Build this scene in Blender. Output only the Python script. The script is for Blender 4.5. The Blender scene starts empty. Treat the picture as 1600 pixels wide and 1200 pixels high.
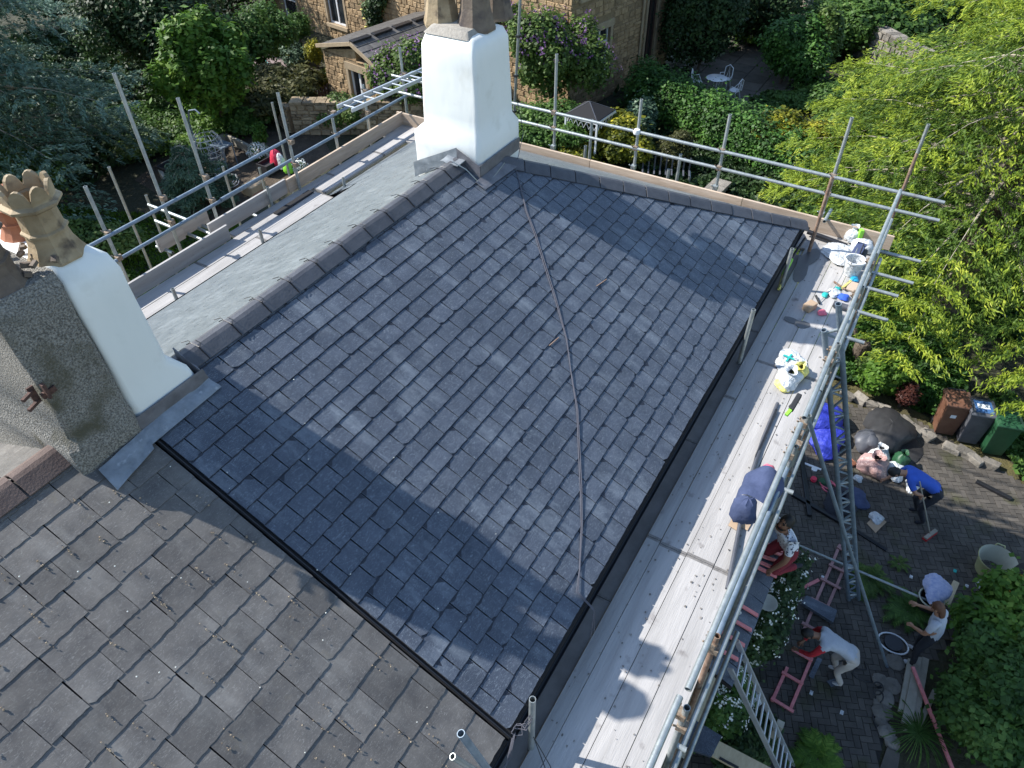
import bpy, bmesh, math, random
import numpy as np
from mathutils import Vector, Matrix
R_ = math.radians
random.seed(7)
rng = np.random.default_rng(11)
S = bpy.context.scene
COL = S.collection

# ------------------------------------------------------------------ camera
GZ = 11.8                      # drone height above the drive (metres)
YAW, PIT, ROL, FPX = 0.549383789, 0.753775547, -0.0162427044, 1135.82454
_f = Vector((math.cos(PIT)*math.cos(YAW), math.cos(PIT)*math.sin(YAW), -math.sin(PIT)))
_r = Vector((math.sin(YAW), -math.cos(YAW), 0)); _u = _r.cross(_f)
CR = _r*math.cos(ROL) + _u*math.sin(ROL)
CU = -_r*math.sin(ROL) + _u*math.cos(ROL)
CF = _f
CAM = Vector((0, 0, GZ))
cam = bpy.data.objects.new('camera', bpy.data.cameras.new('camera')); COL.objects.link(cam)
cam.data.sensor_width = 36; cam.data.lens = FPX/1600*36; cam.data.clip_end = 600; cam.data.clip_start = .05
M = Matrix.Identity(4)
for i in range(3):
    M[i][0] = CR[i]; M[i][1] = CU[i]; M[i][2] = -CF[i]; M[i][3] = CAM[i]
cam.matrix_world = M
S.camera = cam

# ------------------------------------------------------------------ light
S.view_settings.view_transform = 'Standard'; S.view_settings.look = 'None'
S.view_settings.exposure = 0.96; S.view_settings.gamma = 1
S.view_settings.use_curve_mapping = False
SUN_EL = R_(42.5); SUN_H = Vector((-.27, .963, 0)).normalized()
sun_dir = SUN_H*math.cos(SUN_EL) + Vector((0, 0, math.sin(SUN_EL)))
w = bpy.data.worlds.new('World'); S.world = w; w.use_nodes = True
nt = w.node_tree; nt.nodes.clear()
sky = nt.nodes.new('ShaderNodeTexSky'); sky.sky_type = 'NISHITA'; sky.sun_disc = False
sky.sun_elevation = SUN_EL; sky.sun_rotation = math.atan2(SUN_H.x, SUN_H.y); sky.air_density = 1.2; sky.dust_density = .5; sky.ozone_density = 2.2
bg = nt.nodes.new('ShaderNodeBackground'); bg.inputs[1].default_value = 0.125
ow = nt.nodes.new('ShaderNodeOutputWorld')
nt.links.new(sky.outputs[0], bg.inputs[0]); nt.links.new(bg.outputs[0], ow.inputs[0])
sl = bpy.data.lights.new('sun', 'SUN'); sl.energy = 4.2; sl.angle = R_(.53); sl.color = (1, .96, .90)
so = bpy.data.objects.new('sun', sl); COL.objects.link(so)
so.rotation_euler = (-sun_dir).to_track_quat('-Z', 'Y').to_euler()

# ------------------------------------------------------------------ helpers
def at(px, py, z):
    """point at height z that the photograph shows at pixel (px, py) of 1600x1200"""
    d = CR*(px-800) - CU*(py-600) + CF*FPX
    t = (z-GZ)/d.z
    return CAM + d*t
EY, EZ, RY = 1.113, 6.6, 4.3           # eaves line, eaves height, ridge line
SL = .502                              # roof slope (rise / run)
def onroof(px, py, lift=0):
    d = CR*(px-800) - CU*(py-600) + CF*FPX
    t = (EZ+lift - SL*EY - GZ)/(d.z - SL*d.y)
    return CAM + d*t

def tag(o, label=None, cat=None, group=None, kind=None):
    if label: o['label'] = label
    if cat: o['category'] = cat
    if group: o['group'] = group
    if kind: o['kind'] = kind
    return o
def empty(name, loc=(0, 0, 0), rz=0, label=None, cat=None, group=None):
    o = bpy.data.objects.new(name, None); COL.objects.link(o); o.location = loc; o.rotation_euler = (0, 0, rz)
    o.empty_display_size = .2
    return tag(o, label, cat, group)
def link(name, me, mats, parent=None):
    o = bpy.data.objects.new(name, me); COL.objects.link(o)
    if mats is not None:
        for m in (mats if isinstance(mats, (list, tuple)) else [mats]): me.materials.append(m)
    if parent: o.parent = parent
    return o
class MB:
    def __init__(s): s.v = []; s.f = []; s.m = []
    def add(s, vs, fs, mi=0):
        b = len(s.v); s.v += [tuple(x) for x in vs]
        for f in fs: s.f.append(tuple(b+i for i in f)); s.m.append(mi)
        return s
    def box(s, a, b, mi=0):
        x0, y0, z0 = a; x1, y1, z1 = b
        return s.add([(x0,y0,z0),(x1,y0,z0),(x1,y1,z0),(x0,y1,z0),(x0,y0,z1),(x1,y0,z1),(x1,y1,z1),(x0,y1,z1)],
                     [(3,2,1,0),(4,5,6,7),(0,1,5,4),(1,2,6,5),(2,3,7,6),(3,0,4,7)], mi)
    def obox(s, c, ax, ay, az, mi=0, bev=0):
        """oriented box; ax, ay, az are half vectors"""
        c, ax, ay, az = map(Vector, (c, ax, ay, az)); vs = []
        for k in (-1, 1):
            for (i, j) in ((-1,-1),(1,-1),(1,1),(-1,1)): vs.append(c+ax*i+ay*j+az*k)
        return s.add(vs, [(3,2,1,0),(4,5,6,7),(0,1,5,4),(1,2,6,5),(2,3,7,6),(3,0,4,7)], mi)
    def bar(s, p, q, wd, th, up=(0, 0, 1), mi=0):
        p, q = Vector(p), Vector(q); d = (q-p); L = d.length; d.normalize()
        x = d.cross(Vector(up)); x = x.normalized() if x.length > 1e-4 else Vector((1, 0, 0)); y = x.cross(d)
        return s.obox((p+q)/2, x*wd/2, d*L/2, y*th/2, mi)
    def tube(s, pts, r, n=8, mi=0, cap=True, hollow=False):
        pts = [Vector(p) for p in pts]; b = len(s.v); rr = r if isinstance(r, (list, tuple)) else [r]*len(pts)
        px = None
        for i, p in enumerate(pts):
            d = (pts[min(i+1, len(pts)-1)]-pts[max(i-1, 0)]).normalized()
            if px is None: px = d.cross(Vector((0, 0, 1)));  px = px if px.length > 1e-3 else Vector((1, 0, 0))
            px = (px - d*px.dot(d)); px = px.normalized() if px.length > 1e-5 else Vector((1, 0, 0)); py = d.cross(px)
            for k in range(n):
                a = 2*math.pi*k/n; s.v.append(tuple(p + (px*math.cos(a)+py*math.sin(a))*rr[i]))
        for i in range(len(pts)-1):
            for k in range(n):
                s.f.append((b+i*n+k, b+i*n+(k+1)%n, b+(i+1)*n+(k+1)%n, b+(i+1)*n+k)); s.m.append(mi)
        if cap and not hollow:
            s.f.append(tuple(b+k for k in range(n))[::-1]); s.m.append(mi)
            s.f.append(tuple(b+(len(pts)-1)*n+k for k in range(n))); s.m.append(mi)
        if hollow:      # open pipe with an inner wall near each end
            for e, sg in ((0, 1), (len(pts)-1, -1)):
                d = (pts[1]-pts[0]).normalized() if e == 0 else (pts[-2]-pts[-1]).normalized()
                o = len(s.v); c = pts[e]
                for dep, q in ((0, .82), (min(.25, (pts[0]-pts[-1]).length*.4), .82)):
                    for k in range(n):
                        v = Vector(s.v[b+e*n+k])-c; s.v.append(tuple(c+v*q+d*dep))
                for k in range(n):
                    k2 = (k+1) % n
                    s.f.append((b+e*n+k, b+e*n+k2, o+k2, o+k)); s.m.append(mi)
                    s.f.append((o+k, o+k2, o+n+k2, o+n+k)); s.m.append(mi)
                s.f.append(tuple(o+n+k for k in range(n))); s.m.append(mi)
        return s
    def lathe(s, c, prof, n=16, mi=0, ang=0, axis=(0, 0, 1), sx=1):
        c = Vector(c); az = Vector(axis).normalized(); ax = az.cross(Vector((0, 1, 0)));
        ax = ax.normalized() if ax.length > 1e-3 else Vector((1, 0, 0)); ay = az.cross(ax); b = len(s.v)
        for (r, z) in prof:
            for k in range(n):
                a = 2*math.pi*k/n+ang; s.v.append(tuple(c+ax*(r*math.cos(a)*sx)+ay*(r*math.sin(a))+az*z))
        for i in range(len(prof)-1):
            for k in range(n):
                s.f.append((b+i*n+k, b+i*n+(k+1)%n, b+(i+1)*n+(k+1)%n, b+(i+1)*n+k)); s.m.append(mi)
        return s
    def prism(s, poly, zv, mi=0):
        """poly: list of 3d points, extruded by vector zv"""
        n = len(poly); zv = Vector(zv); P = [Vector(p) for p in poly]
        return s.add(P+[p+zv for p in P], [tuple(range(n))[::-1], tuple(range(n, 2*n))]+[(i, (i+1)%n, n+(i+1)%n, n+i) for i in range(n)], mi)
    def mesh(s, name):
        me = bpy.data.meshes.new(name); me.from_pydata(s.v, [], s.f); 
        if any(s.m): me.polygons.foreach_set('material_index', s.m)
        me.validate(); me.update(); return me
    def build(s, name, mats, parent=None, smooth=False, bevel=0):
        me = s.mesh(name)
        if bevel:
            bm = bmesh.new(); bm.from_mesh(me); bmesh.ops.remove_doubles(bm, verts=bm.verts, dist=1e-5)
            bmesh.ops.recalc_face_normals(bm, faces=bm.faces)
            bmesh.ops.bevel(bm, geom=[e for e in bm.edges if len(e.link_faces) == 2 and e.calc_face_angle(0) > .5], offset=bevel, segments=2, affect='EDGES', profile=.6, clamp_overlap=True)
            bm.to_mesh(me); bm.free()
        else:
            bm = bmesh.new(); bm.from_mesh(me); bmesh.ops.recalc_face_normals(bm, faces=bm.faces); bm.to_mesh(me); bm.free()
        if smooth:
            me.polygons.foreach_set('use_smooth', [True]*len(me.polygons))
            me.set_sharp_from_angle(angle=R_(40)) if hasattr(me, 'set_sharp_from_angle') else None
        return link(name, me, mats, parent)

# ------------------------------------------------------------------ materials
def nodes(m): m.use_nodes = True; return m.node_tree, m.node_tree.nodes['Principled BSDF']
def mat(name, c1, c2=None, scale=8, rough=.6, bump=.1, bscale=None, metal=0, var=0, stretch=(1, 1, 1), spot=None, spotscale=30, spotth=.62,
        detail=6, trans=0, spec=.5, streak=None, bdist=.01, alpha=1, contrast=(.3, .7)):
    m = bpy.data.materials.new(name); t, b = nodes(m); N = t.nodes; L = t.links
    c2 = c2 or c1
    geo = N.new('ShaderNodeNewGeometry'); mp = N.new('ShaderNodeMapping'); mp.inputs['Scale'].default_value = stretch
    L.new(geo.outputs['Position'], mp.inputs['Vector'])
    no = N.new('ShaderNodeTexNoise'); no.inputs['Scale'].default_value = scale; no.inputs['Detail'].default_value = detail; no.inputs['Roughness'].default_value = .62
    L.new(mp.outputs[0], no.inputs['Vector'])
    mr = N.new('ShaderNodeMapRange'); mr.inputs[1].default_value = contrast[0]; mr.inputs[2].default_value = contrast[1]
    L.new(no.outputs['Fac'], mr.inputs[0])
    mx = N.new('ShaderNodeMix'); mx.data_type = 'RGBA'; mx.inputs[6].default_value = (*c1, 1); mx.inputs[7].default_value = (*c2, 1)
    L.new(mr.outputs[0], mx.inputs[0]); col = mx.outputs[2]
    if spot:
        n2 = N.new('ShaderNodeTexNoise'); n2.inputs['Scale'].default_value = spotscale; n2.inputs['Detail'].default_value = 5
        L.new(geo.outputs['Position'], n2.inputs['Vector'])
        r2 = N.new('ShaderNodeMapRange'); r2.inputs[1].default_value = spotth; r2.inputs[2].default_value = spotth+.13
        L.new(n2.outputs['Fac'], r2.inputs[0]); m2 = N.new('ShaderNodeMix'); m2.data_type = 'RGBA'
        L.new(r2.outputs[0], m2.inputs[0]); L.new(col, m2.inputs[6]); m2.inputs[7].default_value = (*spot, 1); col = m2.outputs[2]
    if var:
        oi = N.new('ShaderNodeObjectInfo'); ad = N.new('ShaderNodeMath'); ad.operation = 'ADD'
        L.new(oi.outputs['Random'], ad.inputs[0]); L.new(geo.outputs['Random Per Island'], ad.inputs[1])
        fr = N.new('ShaderNodeMath'); fr.operation = 'FRACT'; L.new(ad.outputs[0], fr.inputs[0])
        mr3 = N.new('ShaderNodeMapRange'); mr3.inputs[3].default_value = 1-var; mr3.inputs[4].default_value = 1+var
        L.new(fr.outputs[0], mr3.inputs[0])
        hs = N.new('ShaderNodeHueSaturation'); L.new(mr3.outputs[0], hs.inputs['Value']); L.new(col, hs.inputs['Color']); col = hs.outputs[0]
    L.new(col, b.inputs['Base Color'])
    b.inputs['Roughness'].default_value = rough; b.inputs['Metallic'].default_value = metal
    b.inputs['Specular IOR Level'].default_value = spec
    if trans: b.inputs['Transmission Weight'].default_value = trans
    if alpha < 1: b.inputs['Alpha'].default_value = alpha
    if bump:
        n3 = N.new('ShaderNodeTexNoise'); n3.inputs['Scale'].default_value = bscale or scale*3; n3.inputs['Detail'].default_value = 8
        L.new(mp.outputs[0], n3.inputs['Vector'])
        bp = N.new('ShaderNodeBump'); bp.inputs['Strength'].default_value = bump; bp.inputs['Distance'].default_value = bdist
        L.new(n3.outputs['Fac'], bp.inputs['Height']); L.new(bp.outputs[0], b.inputs['Normal'])
    return m
def leafmat(name, dark, light, tip=None, rough=.55, sss=.35):
    m = bpy.data.materials.new(name); t, b = nodes(m); N = t.nodes; L = t.links
    geo = N.new('ShaderNodeNewGeometry'); no = N.new('ShaderNodeTexNoise'); no.inputs['Scale'].default_value = 1.3; no.inputs['Detail'].default_value = 4
    L.new(geo.outputs['Position'], no.inputs['Vector'])
    a = N.new('ShaderNodeMath'); a.operation = 'MULTIPLY_ADD'; a.inputs[1].default_value = .55; L.new(geo.outputs['Random Per Island'], a.inputs[0])
    s = N.new('ShaderNodeMath'); s.operation = 'MULTIPLY_ADD'; s.inputs[1].default_value = 1.6; s.inputs[2].default_value = -.55
    L.new(no.outputs['Fac'], s.inputs[0]); L.new(s.outputs[0], a.inputs[2])
    r = N.new('ShaderNodeValToRGB'); L.new(a.outputs[0], r.inputs[0])
    r.color_ramp.elements[0].color = (*dark, 1); r.color_ramp.elements[0].position = .05
    r.color_ramp.elements[1].color = (*light, 1); r.color_ramp.elements[1].position = .75
    if tip: e = r.color_ramp.elements.new(.98); e.color = (*tip, 1)
    L.new(r.outputs[0], b.inputs['Base Color']); b.inputs['Roughness'].default_value = rough; b.inputs['Specular IOR Level'].default_value = .3
    tr = N.new('ShaderNodeBsdfTranslucent'); L.new(r.outputs[0], tr.inputs[0]); ms = N.new('ShaderNodeMixShader'); ms.inputs[0].default_value = sss
    out = N['Material Output']; L.new(b.outputs[0], ms.inputs[1]); L.new(tr.outputs[0], ms.inputs[2]); L.new(ms.outputs[0], out.inputs['Surface'])
    return m
def slatemat(name, lo, hi, scratch, rough=.5, var=.22, moss=None, ao=None):
    m = bpy.data.materials.new(name); t, b = nodes(m); N = t.nodes; L = t.links
    geo = N.new('ShaderNodeNewGeometry'); oi = N.new('ShaderNodeObjectInfo')
    ad = N.new('ShaderNodeMath'); ad.operation = 'ADD'; L.new(oi.outputs['Random'], ad.inputs[0]); L.new(geo.outputs['Random Per Island'], ad.inputs[1])
    fr = N.new('ShaderNodeMath'); fr.operation = 'FRACT'; L.new(ad.outputs[0], fr.inputs[0])
    off = N.new('ShaderNodeVectorMath'); off.operation = 'ADD'; sc = N.new('ShaderNodeMath'); sc.operation = 'MULTIPLY'; sc.inputs[1].default_value = 37
    L.new(fr.outputs[0], sc.inputs[0]); L.new(geo.outputs['Position'], off.inputs[0]); L.new(sc.outputs[0], off.inputs[1])
    def noise(scale, det, stretch=None, dist=0, rg=.6):
        n = N.new('ShaderNodeTexNoise'); n.inputs['Scale'].default_value = scale; n.inputs['Detail'].default_value = det; n.inputs['Distortion'].default_value = dist; n.inputs['Roughness'].default_value = rg
        if stretch:
            mp = N.new('ShaderNodeMapping'); mp.inputs['Scale'].default_value = stretch; mp.inputs['Rotation'].default_value = (0, 0, .5); L.new(off.outputs[0], mp.inputs[0]); L.new(mp.outputs[0], n.inputs['Vector'])
        else: L.new(off.outputs[0], n.inputs['Vector'])
        return n.outputs['Fac']
    def rng_(v, a, b_, c=0, d=1):
        r = N.new('ShaderNodeMapRange'); r.inputs[1].default_value = a; r.inputs[2].default_value = b_; r.inputs[3].default_value = c; r.inputs[4].default_value = d; L.new(v, r.inputs[0]); return r.outputs[0]
    def mix(f, a, b_):
        x = N.new('ShaderNodeMix'); x.data_type = 'RGBA'; L.new(f, x.inputs[0])
        for i, c in ((6, a), (7, b_)):
            if isinstance(c, tuple): x.inputs[i].default_value = (*c, 1)
            else: L.new(c, x.inputs[i])
        return x.outputs[2]
    c = mix(rng_(noise(5, 8), .3, .7), lo, hi)
    c = mix(rng_(noise(26, 7, (1, 4.0, 1), 2.2), .54, .70, 0, .75), c, scratch)         # pale scratches / cleavage marks
    c = mix(rng_(noise(9, 4, (5, .7, 1), .4), .63, .8, 0, .5), c, scratch)
    wn = N.new('ShaderNodeTexNoise'); wn.inputs['Scale'].default_value = 1.5; wn.inputs['Detail'].default_value = 7; wn.inputs['Roughness'].default_value = .7
    wm = N.new('ShaderNodeMapping'); wm.inputs['Scale'].default_value = (2.6, .8, .8); L.new(geo.outputs['Position'], wm.inputs[0]); L.new(wm.outputs[0], wn.inputs['Vector'])
    c = mix(rng_(wn.outputs['Fac'], .52, .76, 0, .5), c, scratch)
    if moss: c = mix(rng_(noise(3.2, 9, rg=.72), .6, .72, 0, .75), c, moss)
    hs = N.new('ShaderNodeHueSaturation'); L.new(rng_(fr.outputs[0], 0, 1, 1-var, 1+var), hs.inputs['Value']); L.new(c, hs.inputs['Color'])
    L.new(hs.outputs[0], b.inputs['Base Color'])
    L.new(rng_(noise(7, 5), .3, .7, rough-.1, rough+.14), b.inputs['Roughness'])
    bp = N.new('ShaderNodeBump'); bp.inputs['Strength'].default_value = .32; bp.inputs['Distance'].default_value = .005
    L.new(noise(11, 7, (1, 2.4, 1), .8), bp.inputs['Height']); L.new(bp.outputs[0], b.inputs['Normal'])
    return m
def pavemat():
    return mat('block_paving', (.050, .045, .039), (.092, .081, .068), 3, .85, .4, 60, var=.25, spot=(.045, .045, .022), spotscale=1.6, spotth=.56)

m_slate = slatemat('new_slate', (.042, .052, .071), (.072, .086, .113), (.25, .29, .33), .40, .09)
m_slatesheen = slatemat('pale_sheen_slate', (.105, .125, .138), (.15, .17, .18), (.30, .33, .34), .34, .05)  # back and hip slates: glancing sheen painted in as a paler base colour
m_oldslate = slatemat('weathered_slate', (.064, .060, .057), (.130, .121, .111), (.23, .225, .21), .55, .2, moss=(.135, .12, .09))
m_ridge = mat('ridge_tile', (.052, .055, .065), (.085, .088, .100), 9, .55, .25, 60, var=.1)
m_oldridge = mat('old_clay_ridge', (.085, .058, .052), (.14, .10, .085), 8, .8, .4, 60, var=.12)
m_courseband = slatemat('dark_course_slate', (.012, .014, .022), (.022, .026, .036), (.03, .035, .045), .35, .1)  # darker slate tone for the band along each course line
m_under = mat('black_felt', (.012, .012, .014), None, 8, .9, .1)
m_lead = mat('lead', (.16, .18, .20), (.30, .33, .36), 9, .42, .3, 30, metal=.25, spot=(.42, .44, .46), spotscale=14, spotth=.63)
m_white = mat('white_masonry_paint', (.74, .76, .73), (.80, .81, .78), 3, .6, .35, 7, bdist=.014, spot=(.70, .71, .67), spotscale=5, spotth=.6, stretch=(1, 1, .35))
m_dash = mat('pebbledash', (.10, .094, .082), (.34, .325, .29), 85, .95, 1, 90, spot=(.10, .092, .06), spotscale=2.6, spotth=.6, bdist=.02, contrast=(.38, .62))
m_pot = mat('buff_clay_pot', (.20, .145, .08), (.42, .33, .21), 5, .75, .4, 40, spot=(.09, .065, .045), spotscale=7, spotth=.6)
m_potdark = mat('sooty_clay_pot', (.085, .065, .055), (.21, .165, .12), 5, .75, .4, 40, spot=(.05, .04, .04), spotscale=6, spotth=.55)
m_red = mat('terracotta', (.28, .10, .05), (.36, .15, .08), 6, .8, .2)
m_mortar = mat('mortar', (.25, .23, .20), (.35, .33, .29), 20, .95, .8, 50)
m_board = mat('deck_board', (.29, .28, .27), (.45, .435, .42), 3, .85, .35, 30, var=.09, stretch=(.25, 3, 3), spot=(.17, .155, .15), spotscale=5.5, spotth=.64)
m_boardY = mat('cross_deck_board', (.27, .255, .24), (.42, .40, .375), 3, .85, .35, 30, var=.09, stretch=(3, .25, 3), spot=(.17, .155, .15), spotscale=5.5, spotth=.64)
m_toe = mat('toe_board_wood', (.42, .32, .23), (.56, .45, .35), 5, .8, .3, 30, var=.12, stretch=(.5, .5, 4))
m_steel = mat('galvanised_tube', (.26, .29, .29), (.42, .45, .44), 14, .42, .2, 40, metal=.55, spot=(.24, .17, .11), spotscale=6, spotth=.68)
m_steelb = mat('blue_grey_tube', (.14, .19, .24), (.25, .31, .37), 10, .5, .2, 40, metal=.4, spot=(.2, .2, .2), spotscale=12, spotth=.66)
m_rust = mat('rusty_tube', (.15, .08, .05), (.33, .24, .18), 12, .8, .4, 50, metal=.2)
m_coup = mat('coupler_steel', (.16, .10, .06), (.35, .30, .24), 30, .7, .4, 60, metal=.5)
m_alu = mat('aluminium', (.50, .52, .54), (.62, .64, .66), 10, .4, .1, metal=.6)
m_gutter = mat('black_plastic', (.012, .013, .015), (.02, .02, .024), 10, .35, .05)
m_dirt = mat('soil', (.045, .032, .022), (.10, .075, .05), 2.5, .95, 1, 14, bdist=.05)
m_ground = mat('garden_ground', (.018, .026, .010), (.055, .050, .028), .8, .95, 1, 8, bdist=.08)
m_moss = mat('mossy_strip', (.035, .030, .016), (.12, .105, .035), 2.2, .95, 1, 25, bdist=.03, spot=(.16, .15, .05), spotscale=6, spotth=.6)
m_pave = pavemat()
m_joint = mat('sandy_joint', (.020, .019, .018), (.032, .030, .027), 8, .95, .5)
m_gravel = mat('pink_gravel', (.15, .11, .11), (.36, .29, .28), 22, .95, 1, 40, bdist=.03)
m_patio = mat('patio_flag', (.075, .068, .058), (.13, .115, .095), 3, .9, .4, 30, var=.15)
m_sand = mat('sandstone', (.25, .165, .085), (.42, .30, .17), 4, .9, .9, 16, var=.28, spot=(.13, .09, .05), spotscale=9, spotth=.62, bdist=.03)
m_sandd = mat('sandstone_dressed', (.30, .23, .15), (.40, .31, .20), 5, .85, .5, 25, var=.1)
m_sandj = mat('sandstone_mortar', (.20, .14, .08), (.30, .22, .13), 10, .95, .8, 40)
m_stone = mat('garden_stone', (.12, .11, .095), (.26, .235, .20), 3, .95, .9, 14, var=.3, bdist=.03)
m_upvc = mat('white_frame', (.72, .73, .74), None, 5, .4, 0)
m_glass = mat('dark_glass', (.012, .016, .02), (.03, .035, .04), 1.5, .08, 0, spec=.8)
m_brownw = mat('brown_frame', (.05, .028, .022), (.08, .05, .04), 8, .6, .1)
m_render = mat('cream_render', (.42, .40, .33), (.5, .48, .40), 5, .9, .3, 40)
m_brick = mat('house_wall', (.24, .17, .11), (.36, .27, .18), 6, .9, .6, 30)
m_pink = mat('pink_batten', (.55, .16, .17), (.72, .27, .27), 12, .8, .2, 40, var=.1)
m_pinkd = mat('faded_pink_batten', (.28, .15, .15), (.40, .23, .22), 12, .85, .2, 40, var=.1)
m_pine = mat('pale_timber', (.48, .38, .24), (.60, .50, .33), 7, .75, .2, 30, var=.1, stretch=(1, 3, 3))
m_pineg = mat('weathered_timber', (.27, .25, .20), (.37, .34, .28), 7, .85, .3, 30, var=.15)
m_bark = mat('bark', (.07, .05, .035), (.15, .12, .09), 10, .95, 1, 30, bdist=.03)
m_barkpale = mat('pale_bark', (.28, .24, .18), (.45, .40, .32), 8, .9, .7, 30)
m_skin = mat('skin', (.34, .17, .10), (.40, .21, .13), 10, .5, .05)
m_skind = mat('tanned_skin', (.22, .11, .065), (.27, .14, .085), 10, .5, .05)
m_hairb = mat('black_hair', (.01, .009, .008), (.02, .018, .016), 40, .6, .4, 80)
m_hairr = mat('brown_hair', (.09, .035, .018), (.14, .06, .03), 40, .6, .4, 80)
def cloth(name, c, c2=None): return mat(name, c, c2 or tuple(x*1.25 for x in c), 7, .9, .5, 14, bdist=.02)
m_blue = cloth('blue_cotton', (.03, .09, .42)); m_navy = cloth('navy_cloth', (.03, .045, .10), (.06, .08, .16))
m_grey = cloth('grey_cotton', (.36, .38, .42)); m_redc = cloth('red_cotton', (.42, .02, .03)); m_maroon = cloth('maroon_cloth', (.18, .02, .03))
m_dark = cloth('dark_cloth', (.02, .022, .03)); m_beige = cloth('beige_cloth', (.42, .38, .34)); m_shoe = cloth('grey_shoe', (.35, .35, .36))
m_tarp = mat('blue_tarp', (.02, .03, .30), (.04, .06, .48), 3, .5, .8, 9, bdist=.06)
m_bag = mat('clear_white_bag', (.46, .49, .51), (.74, .76, .76), 11, .3, 1, 16, bdist=.05, spot=(.30, .33, .36), spotscale=14, spotth=.55)
m_yel = mat('yellow_plastic', (.62, .55, .10), (.78, .72, .25), 7, .4, .8, 12, bdist=.04)
m_lime = mat('lime_plastic', (.25, .62, .05), None, 8, .45, .1)
m_teal = mat('teal_plastic', (.02, .40, .36), None, 8, .45, .1); m_cyan = mat('bright_blue_plastic', (.02, .30, .50), None, 8, .4, .1)
m_pinkp = mat('rose_plastic', (.65, .14, .2), None, 8, .5, .1); m_redp = mat('red_sack', (.55, .02, .06), (.66, .05, .10), 6, .45, .5, 9, bdist=.03)
m_cable = mat('grey_cable', (.10, .10, .12), None, 8, .5, 0)
m_tubp = mat('pale_yellow_tub', (.44, .46, .22), (.52, .52, .30), 5, .5, .1); m_tubi = mat('tub_inside', (.42, .42, .33), (.5, .5, .40), 5, .6, .1)
m_black = mat('black_rubber', (.016, .016, .018), (.03, .03, .032), 6, .6, .2)
m_binbr = mat('brown_bin', (.12, .055, .033), (.17, .085, .055), 5, .5, .1); m_bingy = mat('grey_bin', (.06, .065, .08), (.10, .105, .12), 5, .5, .1)
m_bingn = mat('green_bin', (.012, .06, .025), (.022, .085, .038), 5, .5, .1)
m_label = mat('white_label', (.7, .74, .78), None, 5, .6, 0); m_lblue = mat('blue_label', (.05, .13, .30), None, 5, .6, 0)
m_card = mat('cardboard', (.36, .26, .17), (.44, .32, .22), 5, .9, .2); m_org = mat('orange_plastic', (.6, .28, .03), None, 5, .5, .1)
m_wicker = mat('white_wicker', (.42, .42, .40), (.6, .6, .58), 20, .7, .2)
m_petal = mat('white_petal', (.72, .74, .66), (.82, .82, .76), 5, .7, 0, var=.08)
m_yrose = mat('yellow_petal', (.72, .66, .12), (.8, .76, .25), 5, .7, 0)
l_con = leafmat('conifer_leaf', (.03, .07, .012), (.12, .20, .025), (.24, .31, .04))
l_cont = leafmat('conifer_new_growth', (.10, .17, .018), (.30, .38, .035), (.50, .54, .07))
l_bluet = leafmat('cedar_new_growth', (.05, .09, .06), (.15, .24, .17), (.26, .35, .27), sss=.2)
l_blue = leafmat('blue_cedar_leaf', (.024, .052, .028), (.10, .17, .10), (.20, .28, .18), sss=.2)
l_dark = leafmat('dark_leaf', (.010, .026, .009), (.042, .082, .024), (.08, .14, .04), sss=.2)
l_green = leafmat('bright_leaf', (.03, .08, .010), (.11, .22, .025), (.22, .33, .05))
l_mid = leafmat('mid_leaf', (.022, .06, .012), (.09, .18, .035), (.17, .27, .06))
l_hedge = leafmat('hedge_leaf', (.015, .045, .010), (.06, .15, .022), (.12, .24, .04), sss=.2)
l_yel = leafmat('golden_leaf', (.03, .05, .008), (.22, .23, .018), (.62, .54, .05))
l_lil = leafmat('lilac_leaf', (.03, .07, .015), (.12, .19, .04), (.2, .26, .08))
l_purp = leafmat('lilac_flower', (.12, .05, .16), (.28, .15, .32), (.42, .27, .44))
l_redl = leafmat('bronze_leaf', (.05, .015, .012), (.14, .05, .035), (.2, .09, .05))
l_olive = leafmat('olive_leaf', (.03, .035, .012), (.09, .095, .025), (.15, .14, .045))
l_grass = leafmat('grass_blade', (.03, .07, .008), (.10, .19, .015), (.18, .28, .03))

# ------------------------------------------------------------------ the setting
def sheet(name, poly, z, m, kind='structure', **kw):
    o = MB().add([(p[0], p[1], z) for p in poly], [tuple(range(len(poly)))]).build(name, m); o['kind'] = kind; return o
sheet('ground', [(-60, -60), (150, -60), (150, 150), (-60, 150)], 0, m_ground)
drive_poly = [(2, .9), (13.7, .9), (14.25, -1.6), (13.6, -3.6), (12.9, -5.2), (10.8, -7), (9.4, -5), (9.3, -3.4), (8.0, -2.75), (7.3, -2.55), (6.1, -2.55), (2, -2.6)]
drive = sheet('driveway', drive_poly, .004, m_joint)
sheet('lawn', [(8, 13), (17, 19.5), (18, 31), (8, 34), (2, 24), (2, 13)], .004, m_ground)
sheet('gravel_patch', [(20, 22), (21.2, 21.2), (23.6, 24), (25.3, 29), (24, 29.5), (19.4, 25.6)], .006, m_gravel)
sheet('soil_bed', [(12.2, 18.6), (17.3, 17.6), (19, 20), (16.9, 24), (13, 23)], .006, m_dirt)
sheet('moss_path', [(14.6, .9), (15.2, .2), (14.5, -1.9), (14.0, -3.6), (12.6, -5.9), (11.5, -7.5), (10.9, -7), (12.7, -5.2), (13.4, -3.6), (14.0, -1.6), (13.5, .9)], .008, m_moss)
pt = sheet('patio', [(27, 3.2), (33.6, 4.9), (38, 9.2), (33.8, 11), (27.6, 9.2)], .004, m_joint)
k = 0
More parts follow.
